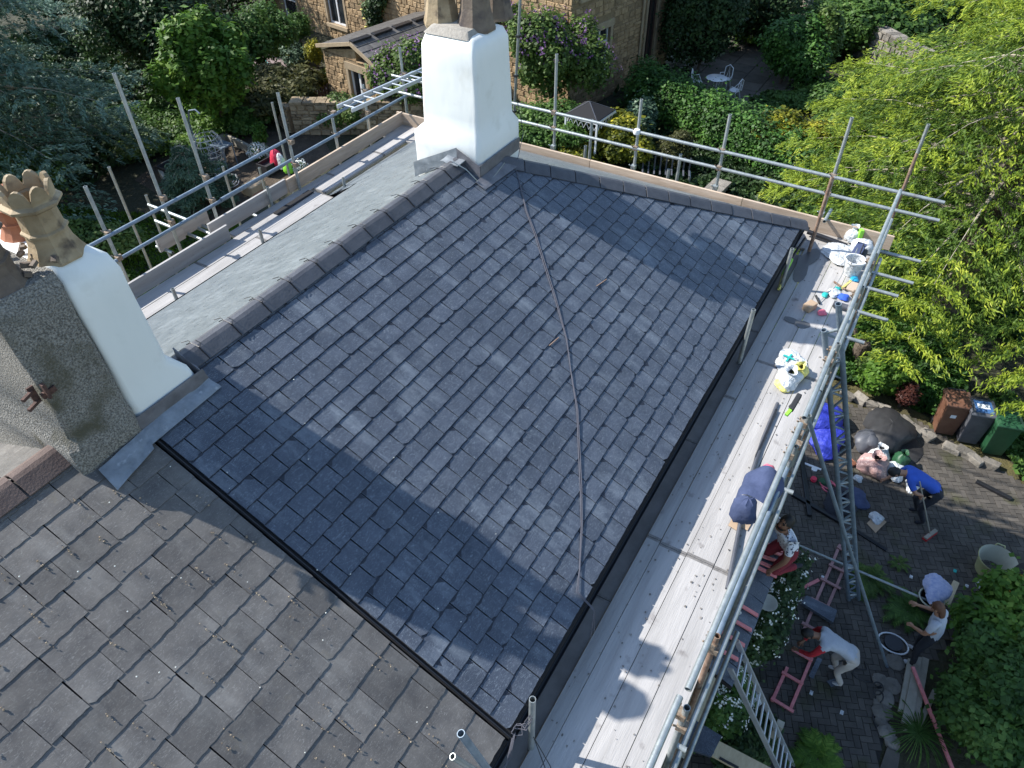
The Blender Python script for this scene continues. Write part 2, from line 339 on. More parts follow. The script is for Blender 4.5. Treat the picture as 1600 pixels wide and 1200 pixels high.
for i in range(11):
    for j in range(8):
        x, y = 27.5+i*.92, 3.6+j*.92
        if y > 9.6+(x-27)*.1 or y < 3.3+(x-27)*.45: continue
        MB().obox((x, y, .02+random.uniform(-.003, .004)), (.445, 0, 0), (0, .445, 0), (0, 0, .018)).build('paving_slab', m_patio, pt)

# block paving: each block real geometry (herringbone)
def inside(x, y, poly):
    c = False; j = len(poly)-1
    for i in range(len(poly)):
        xi, yi = poly[i]; xj, yj = poly[j]
        if (yi > y) != (yj > y) and x < (xj-xi)*(y-yi)/(yj-yi)+xi: c = not c
        j = i
    return c
A = .1; th = R_(24); blocks = []
for gx in range(-70, 90):
    for gy in range(-80, 80):
        dm = (gx-gy) % 4
        if dm == 0: a_, b_, hx, hy = (gx+1)*A, (gy+.5)*A, A, A/2
        elif dm == 3: a_, b_, hx, hy = (gx+.5)*A, (gy+1)*A, A/2, A
        else: continue
        x = 8+a_*math.cos(th)-b_*math.sin(th); y = -2+a_*math.sin(th)+b_*math.cos(th)
        if inside(x, y, drive_poly) and x > 3.5 and y < .6: blocks.append((x, y, hx, hy))
blocks.sort(key=lambda b: abs(b[0]-7.6)+abs(b[1]+1.9)*1.5)
bmesh_cache = []
for v in range(2):
    bmesh_cache.append(MB().box((-.096 if v == 0 else -.046, -.046 if v == 0 else -.096, 0), (.096 if v == 0 else .046, .046 if v == 0 else .096, .022)).mesh('paving_block'))
    bmesh_cache[-1].materials.append(m_pave)
mbk = MB()
for i, (x, y, hx, hy) in enumerate(blocks):
    v = 0 if hx > hy else 1; dz = random.uniform(-.004, .004); 
    if i < 300:
        o = link('paving_block', bmesh_cache[v], None, drive); o.location = (x, y, .004+dz); o.rotation_euler = (random.uniform(-.01, .01), random.uniform(-.01, .01), th)
    else:
        ux = Vector((math.cos(th), math.sin(th), 0)); uy = Vector((-math.sin(th), math.cos(th), 0))
        mbk.obox((x, y, .015+dz), ux*(hx-.004), uy*(hy-.004), (0, 0, .011))
o = mbk.build('paving_blocks', m_pave, drive); o['kind'] = 'stuff'

# ------------------------------------------------------------------ foliage
def quads(name, P, D, Nn, ln, wd, m, parent=None, kind=None):
    """one diamond leaf per row: P centres, D long direction, Nn approx normal, ln/wd half sizes"""
    D = D/np.maximum(np.linalg.norm(D, axis=1, keepdims=True), 1e-6)
    B = np.cross(D, Nn); B /= np.maximum(np.linalg.norm(B, axis=1, keepdims=True), 1e-6)
    n = len(P); ln = np.broadcast_to(np.asarray(ln), (n,)).reshape(-1, 1); wd = np.broadcast_to(np.asarray(wd), (n,)).reshape(-1, 1)
    V = np.stack([P-D*ln, P+B*wd-D*ln*.1, P+D*ln, P-B*wd-D*ln*.1], 1).reshape(-1, 3).astype(np.float32)
    me = bpy.data.meshes.new(name); me.vertices.add(4*n); me.vertices.foreach_set('co', V.ravel())
    me.loops.add(4*n); me.loops.foreach_set('vertex_index', np.arange(4*n, dtype=np.int32))
    me.polygons.add(n); me.polygons.foreach_set('loop_start', np.arange(0, 4*n, 4, dtype=np.int32)); me.polygons.foreach_set('loop_total', np.full(n, 4, dtype=np.int32))
    me.update(); me.validate()
    o = link(name, me, m, parent)
    if kind: o['kind'] = kind
    return o
def rdir(n):
    v = rng.normal(size=(n, 3)); return v/np.linalg.norm(v, axis=1, keepdims=True)
def blob_points(blobs, n, shell=.35):
    """blobs: (cx,cy,cz,rx,ry,rz); points near their surfaces, lumpy"""
    bl_ = np.array(blobs, float); wt = (bl_[:, 3]*bl_[:, 4]+bl_[:, 3]*bl_[:, 5]); idx = rng.choice(len(bl_), n, p=wt/wt.sum())
    d = rdir(n); r = 1-shell*np.abs(rng.normal(size=(n, 1)))*.6+np.where(rng.random((n, 1)) < .2, rng.exponential(.16, (n, 1)), 0)
    fr = np.sin(d[:, :1]*7+idx[:, None]*1.7)*np.cos(d[:, 1:2]*8+idx[:, None])*.13
    P = bl_[idx, :3]+d*bl_[idx, 3:6]*(r+fr); return P, d
def lumps(c, r, k, sub=.45, flat=1.0):
    """k sub-blobs scattered over an ellipsoid c, r"""
    out = []
    for i in range(k):
        d = Vector(rdir(1)[0]); d.z = abs(d.z)*.9-.12; q = random.uniform(.55, .85); s = random.uniform(.7, 1.25)*sub
        out.append((c[0]+d.x*r[0]*q, c[1]+d.y*r[1]*q, c[2]+d.z*r[2]*q, r[0]*s, r[1]*s, r[2]*s*flat))
    return out
def leafy(name, blobs, n, size, m, parent=None, elong=1.5, shell=.35, up=.6, kind=None):
    P, d = blob_points(blobs, n, shell); P[:, 2] = np.maximum(P[:, 2], .03)
    Nn = d*.6+rdir(n)*.6+np.array([0, 0, up]); D = np.cross(Nn, rdir(n))
    s = size*rng.uniform(.6, 1.35, n)
    return quads(name, P, D, Nn, s*elong/2, s/2, m, parent, kind)
def trunk(parent, base, top, r0, r1, limbs=(), m=None, name='trunk'):
    b = MB(); base, top = Vector(base), Vector(top); n = 6; pts = []
    for i in range(n+1):
        t = i/n; p = base.lerp(top, t)+Vector((math.sin(t*5)*.06, math.cos(t*4)*.06, 0)); pts.append(p)
    b.tube(pts, [r0+(r1-r0)*i/n for i in range(n+1)], 8)
    for L_ in limbs:
        t = random.uniform(.35, .85); p = base.lerp(top, t); q = Vector(L_); mid = (p+q)/2+Vector((0, 0, .12*(q-p).length))
        b.tube([p, mid, q], [r0*.45, r0*.28, r0*.09], 6)
    return b.build(name, m or m_bark, parent, smooth=True)
def bush(name, label, cat, c, r, n, size, m, k=9, sub=.45, trunk_m=None, group=None, elong=1.5, flowers=None, shell=.35, extra=None, core=True):
    root = empty(name, (0, 0, 0), 0, label, cat, group); root.location = (c[0], c[1], max(0, c[2]-r[2]))
    lo = root.location
    cc = (0, 0, c[2]-lo[2])
    bl_ = lumps(cc, r, k, sub)+[(cc[0], cc[1], cc[2], r[0]*.62, r[1]*.62, r[2]*.62)]
    if extra: bl_ += extra
    P_ = root
    leafy('foliage', bl_, int(n*1.1), size*.78, m, P_, elong, shell)
    limbs = [(b[0], b[1], b[2]) for b in bl_[:k]]
    trunk(P_, (0, 0, -max(0, c[2]-r[2]) if c[2]-r[2] > 0 else 0), cc, max(.03, r[0]*.05), .02, limbs, trunk_m, 'stem')
    if flowers:
        fm, fn, fs = flowers; P, d = blob_points(bl_, fn, .1); sel = d[:, 2] > -.1; P = P[sel]+d[sel]*.04; d = d[sel]
        # clusters
        kx = 7; PP = np.repeat(P, kx, 0)+rng.normal(size=(len(P)*kx, 3))*fs*.9; dd = np.repeat(d, kx, 0)+rdir(len(PP))*.5
        quads('flowers', PP, np.cross(dd, rdir(len(PP))), dd, fs*.6, fs*.5, fm, P_)
    return root

def conifer(name, label, base, H, Rr, n, m, layers=34, droop=.35, zmin=.12, lean=(0, 0), seed=1, blade=(.10, .022), nb=5, tipm=None):
    root = empty(name, base, 0, label, 'tree'); rg = np.random.default_rng(seed); rd = random.Random(seed)
    tb = MB(); top = Vector((lean[0], lean[1], H))
    tb.tube([Vector((0, 0, 0)).lerp(top, t/6) for t in range(7)], [Rr*.055*(1-t/6.6) for t in range(7)], 9)
    tb.build('trunk', m_bark, root, smooth=True)
    lb = MB(); Ps = []; Ds = []; Ns = []; Ls = []
    for k in range(layers):
        z0_ = zmin+(.97-zmin)*(k+rd.random()*.5)/layers
        for j in range(nb):
            z = min(.97, z0_+rd.uniform(0, .35)/layers)
            az = k*2.4+j*2*math.pi/nb+rd.uniform(-.35, .35)
            L = Rr*(1-z)**.62*rd.uniform(.62, 1.12)
            if z < .3: L *= .82+z*.6
            o = Vector((lean[0]*z, lean[1]*z, z*H)); h = Vector((math.cos(az), math.sin(az), 0)); sd = Vector((-h.y, h.x, 0))
            rise = rd.uniform(.10, .34); dr = droop*rd.uniform(.7, 1.3)
            def bp(t): return o+h*(L*t)+Vector((0, 0, L*(rise*t-dr*t*t*1.15)))
            lb.tube([bp(t) for t in (0, .35, .65, .92)], [L*.013+.008, L*.009+.005, .008, .004], 5)
            cnt = int(n*(L/Rr)**1.6/(layers*nb)*2.2)+12
            t = rg.uniform(.16, 1, cnt)**.8; s = rg.uniform(-1, 1, cnt)
            wdt = L*.34*np.sin(np.clip(t, 0, 1)*math.pi*.82+.35)
            # fronds: quantise positions along the branch into lateral sprays
            tq = np.round(t*10)/10+rg.normal(size=cnt)*.007
            base_ = np.array([list(bp(x)) for x in tq])
            sdv = np.array(sd); hv = np.array(h)
            off = np.abs(s)*wdt
            P = base_+np.sign(s)[:, None]*sdv*off[:, None]+hv*(off*.55)[:, None]
            P[:, 2] -= off*off/L*.9+rg.exponential(.035, cnt)+.02
            P += rg.normal(size=P.shape)*.035
            D = np.sign(s)[:, None]*sdv*.55+hv*.7+np.array([0, 0, -.28])+rg.normal(size=P.shape)*.42
            Nn = np.array([0, 0, 1.0])+hv*.25+rg.normal(size=P.shape)*.4
            Ps.append(P); Ds.append(D); Ns.append(Nn); Ls.append((np.maximum(t, np.abs(s)**1.5)+rg.normal(size=cnt)*.06) > .80)
    P = np.concatenate(Ps); D = np.concatenate(Ds); Nn = np.concatenate(Ns)
    Tm = np.concatenate(Ls); ok = P[:, 2] > .05; P, D, Nn, Tm = P[ok], D[ok], Nn[ok], Tm[ok]
    if tipm: quads('new_growth', P[Tm], D[Tm], Nn[Tm], blade[0]*rng.uniform(.6, 1.3, Tm.sum()), blade[1]*rng.uniform(.7, 1.4, Tm.sum()), tipm, root); P, D, Nn = P[~Tm], D[~Tm], Nn[~Tm]
    quads('crown', P, D, Nn, blade[0]*rng.uniform(.6, 1.4, len(P)), blade[1]*rng.uniform(.7, 1.4, len(P)), m, root)
    lb.build('limbs', m_barkpale, root, smooth=True)
    return root

# ------------------------------------------------------------------ the house
house = empty('house', (0, 0, 0), 0, 'stone house with a newly laid dark blue slate hipped roof inside the scaffolding', 'house')
oldhouse = empty('adjoining_house', (0, 0, 0), 0, 'adjoining house with an older worn grey slate roof in the near corner', 'house')
XV, XE, YB = 1.66, 9.40, 7.487
HZ = EZ+SL*(RY-EY)                    # ridge height
CS = 1/math.sqrt(1+SL*SL)             # cos of pitch
def box_part(name, a, b, m, parent, bevel=0): return MB().box(a, b).build(name, m, parent, bevel=bevel)
box_part('wall', (XV+.002, 1.42, 0), (XE-.3, 1.72, 6.42), m_brick, house)
YC = 7.36
box_part('wall', (XV+.002, YC-.6, 0), (XE-.3, YC-.3, 6.3), m_brick, house)
box_part('wall', (XE-.6, 1.725, 0), (XE-.302, YC-.605, 6.3), m_brick, house)
box_part('wall', (-6, 1.42, 0), (XV-.002, 1.72, 6.42), m_render, oldhouse)
box_part('wall', (-6, YB-.6, 0), (XV-.002, YB-.3, 6.42), m_render, oldhouse)
box_part('soffit', (XV, EY+.03, 6.42), (XE-.03, YC-.35, 6.47), m_gutter, house)
box_part('soffit', (-6, EY+.03, 6.42), (XV-.003, YB-.03, 6.47), m_gutter, oldhouse)

class Plane:
    """roof plane: origin on the eaves, eu along the eaves, es up the slope, n outward"""
    def __init__(s, O, eu, run, sl=SL):
        s.O = Vector(O); s.eu = Vector(eu); s.es = (Vector(run)*1.0+Vector((0, 0, sl))).normalized(); s.n = s.eu.cross(s.es)
        if s.n.z < 0: s.n = -s.n
    def p(s, u, v, h=0): return s.O+s.eu*u+s.es*v+s.n*h
PM = Plane((0, EY, EZ), (1, 0, 0), (0, 1, 0))
PB = Plane((0, YB, EZ), (1, 0, 0), (0, -1, 0))
PH = Plane((XE, 0, EZ), (0, 1, 0), (-1, 0, 0))
VL = (RY-EY)/CS                       # slope length
def clip(poly, f):
    out = []
    for i in range(len(poly)):
        a, b = poly[i], poly[(i+1) % len(poly)]; fa, fb = f(a), f(b)
        if fa >= 0: out.append(a)
        if (fa >= 0) != (fb >= 0): t = fa/(fa-fb); out.append((a[0]+(b[0]-a[0])*t, a[1]+(b[1]-a[1])*t))
    return out
NE = 7
def slate_poly(wd, ln, rough, chip, rd):
    """outline with an uneven lower edge; (x, y) with y up the slope"""
    pts = [(-wd/2+rd.uniform(-.001, .001), ln), (-wd/2, 0+rd.uniform(-rough, rough))]
    c1 = rd.random() < chip; c2 = rd.random() < chip
    xs = [-wd/2+wd*i/(NE) for i in range(1, NE)]; low = [(x, rd.uniform(-rough, rough)) for x in xs]
    if c1:
        q = rd.uniform(.012, .035); pts[1] = (-wd/2, q*rd.uniform(.5, 1)); low[0] = (-wd/2+q*rd.uniform(.7, 1.5), rd.uniform(-rough, rough))
    e = (wd/2, rd.uniform(-rough, rough)); pts += low
    if c2:
        q = rd.uniform(.012, .035); pts[-1] = (wd/2-q*rd.uniform(.7, 1.5), rd.uniform(-rough, rough)); e = (wd/2, q*rd.uniform(.5, 1))
    return pts+[e, (wd/2, ln)]
def slate_geom(mb, poly, th, xf):
    """extrude poly by th, bevel look on the lower edge, transform by xf(x, y, z)"""
    n = len(poly); cx = sum(p[0] for p in poly)/n
    bot = [xf(x, y, 0) for x, y in poly]; top = [xf(x, y, th) for x, y in poly]
    mb.add(bot+top, [tuple(range(n)), tuple(range(2*n-1, n-1, -1))]+[(i, n+i, n+(i+1) % n, (i+1) % n) for i in range(n)])
GAP = .0095
def course_band(g, wd, rd, th):  # uneven dark band where the next course overlaps, with occasional deeper blots
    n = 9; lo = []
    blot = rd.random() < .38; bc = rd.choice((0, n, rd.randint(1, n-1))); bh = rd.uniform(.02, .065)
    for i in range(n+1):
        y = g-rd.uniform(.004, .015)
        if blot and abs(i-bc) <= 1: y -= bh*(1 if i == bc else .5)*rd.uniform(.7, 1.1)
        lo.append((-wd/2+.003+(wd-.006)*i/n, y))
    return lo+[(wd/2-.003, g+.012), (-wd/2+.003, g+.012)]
def lay(plane, name, material, parent, u0, u1, gauges, widths, th, rough, chip, hipR=None, hipL=None, individual=300, seed=1, lift=0, bond=True, indiv_test=None, skip=None, jit=.0012, VL=VL, CSx=None, wet=None):  # wet: material of the dark course-line band
    rd = random.Random(seed); tmpl = []
    if bond:
        for k in range(14):
            b = MB(); slate_geom(b, [(x, y) for x, y in slate_poly(widths[0]-GAP, gauges[0]*1.32, rough, chip, rd)], th, lambda x, y, z: (x, y, z))
            if wet: pb = course_band(gauges[0], widths[0]-GAP, rd, th); b.add([(x, y, th+.0006) for x, y in pb], [tuple(range(len(pb)))], 1)
            me = b.mesh(name); me.materials.append(material); me.materials.append(wet or material); tmpl.append(me)
    items = []; v = 0; row = 0
    while v < VL-.02 and row < len(gauges):
        g = gauges[row]
        if bond:
            wd = widths[0]; u = u0+(0 if row % 2 == 0 else wd/2); 
            if row % 2: items.append((u0, wd/2, v, g))
            while u < u1: items.append((u, wd, v, g)); u += wd
        else:
            u = u0
            while u < u1:
                wd = rd.uniform(*widths)*(1.0+.25*(1-v/VL))
                items.append((u, wd, v, g)); u += wd
        v += g; row += 1
    def key(i): p = plane.p(i[0]+i[1]/2, i[2]); return (p-CAM).length
    items.sort(key=key); rest = MB(); cnt = 0
    for (u, wd, v, g) in items:
        tl = th/g+rd.uniform(-.006, .006); rj = rd.uniform(-.006, .006)*(1 if bond else 2.2); h = rd.uniform(0, jit)+lift; ddv = rd.uniform(-.002, .002)*(1 if bond else 3)
        ln = min(g*1.32, VL-v-.01+.0) if v+g*1.32 > VL else g*1.32
        full = bond and abs(wd-widths[0]) < 1e-6 and ln > g*1.3
        needclip = False
        cands = []
        if hipR is not None and (hipR(v+ln)) < u+wd: needclip = True; cands.append(lambda p: (hipR(p[1]+v)-.0)-(p[0]+u+wd/2))
        if hipL is not None and (hipL(v+ln)) > u: needclip = True; cands.append(lambda p: (p[0]+u+wd/2)-hipL(p[1]+v))
        if u+wd > u1: needclip = True; cands.append(lambda p: u1-(p[0]+u+wd/2))
        if skip and skip(u+wd/2, v): continue
        base = plane.p(u+wd/2, v+ddv)
        ct = (plane.es-plane.n*tl).normalized(); cn = plane.eu.cross(ct); cn = cn if cn.z > 0 else -cn
        ux = (plane.eu*math.cos(rj)+ct*math.sin(rj)); uy = (ct*math.cos(rj)-plane.eu*math.sin(rj))
        o0 = base+plane.n*(th+h)
        ind = cnt < individual and (indiv_test is None or indiv_test(u, v))
        if full and not needclip and ind:
            o = bpy.data.objects.new(name, rd.choice(tmpl)); COL.objects.link(o); o.parent = parent
            Mx = Matrix.Identity(4); fl = rd.choice((1, -1))
            for i in range(3): Mx[i][0] = ux[i]; Mx[i][1] = uy[i]; Mx[i][2] = cn[i]; Mx[i][3] = o0[i]
            if Mx.to_3x3().determinant() < 0:
                for i in range(3): Mx[i][0] = -ux[i]
            o.matrix_world = Mx; cnt += 1; continue
        poly = slate_poly(wd-GAP if bond else wd-.006, ln, rough, chip, rd)
        for c in cands: poly = clip(poly, c)
        if len(poly) < 3: continue
        ar = abs(sum(poly[i][0]*poly[(i+1) % len(poly)][1]-poly[(i+1) % len(poly)][0]*poly[i][1] for i in range(len(poly))))/2
        if ar < .0015: continue
        xf = lambda x, y, z: tuple(o0+ux*x+uy*y+cn*z)
        tgt = MB() if ind else rest; slate_geom(tgt, poly, th, xf)
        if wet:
            pb = course_band(g, wd-GAP, rd, th)
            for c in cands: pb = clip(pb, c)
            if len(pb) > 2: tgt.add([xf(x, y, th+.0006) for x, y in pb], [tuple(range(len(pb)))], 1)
        if ind: tgt.build(name, [material, wet or material], parent); cnt += 1
    if rest.v: o = rest.build(name+'s', [material, wet or material], parent); o['kind'] = 'stuff'
def under(name, pts, parent): return MB().prism(pts, (0, 0, -.05)).build(name, m_under, parent)
e_ = .012
main = under('roof_slope', [PM.p(XV, -.03, -e_), PM.p(XE-.0, -.03, -e_), (XE-(RY-EY), RY, HZ-e_), (XV, RY, HZ-e_)], house)
ch_far = lambda u, v: 6.06 < u < 6.74 and v > (4.12-EY)/CS
G1 = [.171]*21
lay(PM, 'slate', m_slate, main, XV+.03, XE, G1, (.2175,), .0095, .0020, .22, wet=m_courseband, hipR=lambda v: XE-v*CS, individual=299, seed=3, skip=ch_far)
# back slope and hip end (seen at a glancing angle, too many to pick apart)
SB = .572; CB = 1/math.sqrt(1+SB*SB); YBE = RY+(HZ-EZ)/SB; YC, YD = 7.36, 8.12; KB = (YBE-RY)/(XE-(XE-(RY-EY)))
zb_ = lambda y: HZ-SB*(y-RY)
PB2 = Plane((0, YD, zb_(YD)), (1, 0, 0), (0, -1, 0), SB); VB = (YD-RY)/CB; VC = (YD-YC)/CB
back = under('roof_slope', [PB2.p(XV, VC, -e_), PB2.p(7.4, VC, -e_), PB2.p(7.4, -.02, -e_), PB2.p(XE+.1, -.02, -e_), PB2.p(XE+.1, (YD-YBE-.1)/CB, -e_), (XE-(RY-EY), RY, HZ-e_), (XV, RY, HZ-e_)], house)
GAP = .002
lay(PB2, 'slate', m_slatesheen, back, XV+.03, XE+.1, [.171]*29, (.2175,), .0028, .0012, .0, jit=.0003, hipR=lambda v: XE+(YD-YBE-v*CB)/KB, individual=0, seed=5, VL=VB, skip=lambda u, v: u < 7.4 and v < VC-.01)
MB().prism([(7.40, YC, zb_(YC)-.03), (7.40, YD, zb_(YD)-.03), (7.40, YD, 5.9), (7.40, YC, 5.9)], (.03, 0, 0)).build('cheek_board', m_under, house)
XO = 9.97; zo_ = EZ-SL*(XO-XE); PH2 = Plane((XO, 0, zo_), (0, 1, 0), (-1, 0, 0)); VH = (XO-XE+RY-EY)/CS; VO = (XO-XE)/CS
hip = under('roof_slope', [PH2.p(1.75, 0, -e_), PH2.p(7.8, 0, -e_), PH2.p(YBE, VO, -e_), (XE-(RY-EY), RY, HZ-e_), PH2.p(EY, VO, -e_)], house)
lay(PH2, 'slate', m_slatesheen, hip, 1.2, 7.8, [.171]*26, (.2175,), .0035, .0012, .0, hipR=lambda v: min(7.75, YBE-(v-VO)*CS*KB), hipL=lambda v: max(EY+(v-VO)*CS, 1.75-v*1.25), individual=0, seed=6, VL=VH, jit=.0003)
GAP = .0095
# old roof
old = under('roof_slope', [PM.p(-6, -.03, -e_), PM.p(XV-.02, -.03, -e_), (XV-.02, RY, HZ-e_), (-6, RY, HZ-e_)], oldhouse)
G2 = [.262, .258, .25, .248, .243, .238, .23, .228, .222, .215, .21, .205, .2, .195, .19, .19, .18, .18, .18]
NE = 10
lay(PM, 'slate', m_oldslate, old, -1.1, XV-.02, G2, (.17, .34), .0062, .0040, .10, individual=298, seed=12, bond=False, jit=.002)
NE = 5
lay(PM, 'slate', m_oldslate, old, -6, -1.1, G2, (.19, .31), .010, .004, .3, individual=0, seed=13, bond=False)
oldb = under('roof_slope', [PB.p(-6, -.03, -e_), PB.p(XV-.02, -.03, -e_), (XV-.02, RY, HZ-e_), (-6, RY, HZ-e_)], oldhouse)
lay(PB, 'slate', m_oldslate, oldb, -6, XV-.02, G2, (.22, .36), .009, .004, .3, individual=0, seed=14, bond=False)
# nails of moss and lichen in the joints of the old roof
mm = MB()
for i in range(85):
    u = random.uniform(-.3, 1.6); v = random.uniform(.2, VL-.3); c0 = PM.p(u, v, .035)
    for k in range(random.randint(2, 8)):
        c = c0+PM.es*random.uniform(-.07, .07)+PM.eu*random.gauss(0, .004)-PM.n*.012; r = random.uniform(.002, .0075)
        mm.lathe(c, [(0.0001, -r), (r, -r*.3), (r*.8, r*.5), (.0001, r)], 5)
o = mm.build('moss_crumbs', mat('moss_crumb', (.20, .14, .09), (.36, .30, .22), 60, .95, .5, 80, var=.35), old); o['kind'] = 'stuff'
mm = MB()
for i in range(34):
    c = PM.p(random.uniform(.1, 3.0), random.uniform(.3, VL-.4), .032); r = random.uniform(.003, .006)
    mm.lathe(c, [(0.0001, -r), (r, 0), (.0001, r)], 5)
mm.build('mortar_crumbs', m_petal, old)['kind'] = 'stuff'

# verge strip between the two roofs
MB().obox(PM.p(XV+.003, VL*.46, .020), PM.eu*.005, PM.es*(VL*.46+.04), PM.n*.009).build('verge_strip', m_gutter, house, bevel=.004)

def ridge_run(P0, P1, dn, n, m, parent, gap=.008, half=.138, drop=.078, clips=True, name='ridge_tile', side=None, lift=.045, jr=.004):
    P0, P1 = Vector(P0), Vector(P1); d = (P1-P0).normalized(); L = (P1-P0).length/n; sd = d.cross(Vector((0, 0, 1))).normalized(); up = sd.cross(d).normalized()
    if up.z < 0: up = -up
    prof = [(-half, -drop), (-.052, -.012), (-.022, .003), (.022, .003), (.052, -.012), (half, -drop)]
    for i in range(n):
        b = MB(); A_ = P0+d*(L*i+gap/2)+up*(lift+random.uniform(-jr, jr)); B_ = P0+d*(L*(i+1)-gap/2)+up*(lift+random.uniform(-jr, jr)); sh = sd*random.uniform(-jr, jr)
        t = .016; ring = [(x, y) for x, y in prof]+[(x*.93, y-t) for x, y in reversed(prof)]
        vs = [A_+sh+sd*x+up*y for x, y in ring]+[B_+sh+sd*x+up*y for x, y in ring]; k = len(ring)
        b.add(vs, [tuple(range(k)), tuple(range(2*k-1, k-1, -1))]+[(j, j+k, (j+1) % k+k, (j+1) % k) for j in range(k)])
        o = b.build(name, m, parent, bevel=.003)
        if clips and i < n:
            c = MB(); q = P0+d*L*i+up*(lift+.006)
            c.tube([q+sd*half*.98-up*(drop+.0), q+sd*.05-up*.006, q-sd*.05-up*.006, q-sd*.11-up*.05], .0045, 5)
            c.tube([q+sd*.06, q+sd*.04+up*.012+d*.03, q-sd*.03+up*.005+d*.035], .003, 4); c.tube([q-sd*.05, q-sd*.10+d*.02-up*.02, q-sd*.14-d*.02-up*.03], .003, 4)
            c.build('ridge_clip', m_gutter, o)
ridge_run((2.06, RY, HZ), (6.0, RY, HZ), None, 12, m_ridge, house)
hA = Vector((6.42, RY-.21, HZ-.10)); hB = Vector((XE+.03, EY-.03, EZ+.0))
ridge_run(hA, hB, None, 14, m_ridge, house, name='hip_tile', clips=False, half=.14, drop=.07, gap=.012)
hA2 = Vector((6.42, RY+.21, HZ-.10)); ridge_run(hA2, Vector((XE+.03, YBE+.03, EZ)), None, 14, m_ridge, house, name='hip_tile', clips=False, half=.14, drop=.07, gap=.012)
ridge_run((-6, RY, HZ), (1.26, RY, HZ), None, 19, m_oldridge, oldhouse, clips=False, half=.15, drop=.09, gap=.014)
# gutter and fascia
gb = MB(); prof = [(.030*math.cos(a), .030*math.sin(a)) for a in [math.pi+math.pi*k/8 for k in range(9)]]
def gutter(x0, x1, y, z, parent, along='x'):
    b = MB(); r = prof+[(x*.9, yy*.9+.002) for x, yy in reversed(prof)]; k = len(r)
    if along == 'x': vs = [(x0, y+a, z+c) for a, c in r]+[(x1, y+a, z+c) for a, c in r]
    else: vs = [(y+a, x0, z+c) for a, c in r]+[(y+a, x1, z+c) for a, c in r]
    b.add(vs, [tuple(range(k)), tuple(range(2*k-1, k-1, -1))]+[(j, j+k, (j+1) % k+k, (j+1) % k) for j in range(k)]); return b.build('gutter', m_gutter, parent)
gutter(-6, XE+.04, EY-.030, EZ-.05, house); gutter(EY-.1, 1.55, XE+.05, EZ-.06, house, 'y'); gutter(-6, 7.38, YC+.04, zb_(YC)-.05, house)
box_part('fascia', (-6, EY+.0, 6.35), (XE, EY+.028, EZ-.045), m_gutter, house)
box_part('fascia', (XE-.03, EY+.03, 6.35), (XE-.002, 1.7, EZ-.045), m_gutter, house)
# little bits of wood left between slates
for (a, b_) in (((932, 447), (948, 436)), ((858, 540), (873, 527))):
    MB().bar(onroof(*a, .024), onroof(*b_, .024), .008, .003).build('slate_wedge', m_rust, house)

# ---- chimneys
def taper_box(name, rings, m, parent, rnd=.045, seg=4, wob=.006, sub=6):
    """rings: (x0,x1,y0,y1,z) bottom to top; rounded corners, slightly uneven like hand rendering"""
    b = MB(); N_ = None; rd = random.Random(hash(name) % 99+len(rings))
    # densify
    dn = []
    for i in range(len(rings)-1):
        a, c = rings[i], rings[i+1]; k = max(1, int(abs(c[4]-a[4])/.12))
        for j in range(k): dn.append(tuple(a[q]+(c[q]-a[q])*j/k for q in range(5)))
    dn.append(rings[-1])
    loops = []
    for ri, (x0, x1, y0, y1, z) in enumerate(dn):
        lp = []
        for (cx, cy, a0) in ((x1-rnd, y1-rnd, 0), (x0+rnd, y1-rnd, 90), (x0+rnd, y0+rnd, 180), (x1-rnd, y0+rnd, 270)):
            for k in range(seg+1):
                a = R_(a0+90*k/seg); lp.append((cx+rnd*math.cos(a), cy+rnd*math.sin(a)))
        w_ = [(p[0]+wob*math.sin(z*5+i*.9+p[1]*9), p[1]+wob*math.cos(z*4.3+i*.7)) for i, p in enumerate(lp)]
        loops.append([(x, y, z) for x, y in w_])
    n = len(loops[0])
    for lp in loops: b.v += lp
    for i in range(len(loops)-1):
        for k in range(n): b.f.append((i*n+k, i*n+(k+1) % n, (i+1)*n+(k+1) % n, (i+1)*n+k)); b.m.append(0)
    b.f.append(tuple((len(loops)-1)*n+k for k in range(n))); b.m.append(0)
    return b.build(name, m, parent, smooth=True)
cf = taper_box('chimney', [(6.01, 6.86, 4.04, 4.90, 7.7), (6.01, 6.86, 4.04, 4.90, 8.40), (6.06, 6.79, 4.08, 4.79, 8.50), (6.105, 6.775, 4.10, 4.76, 9.30), (6.14, 6.74, 4.14, 4.73, 9.385), (6.21, 6.67, 4.21, 4.67, 9.42)], m_white, house)
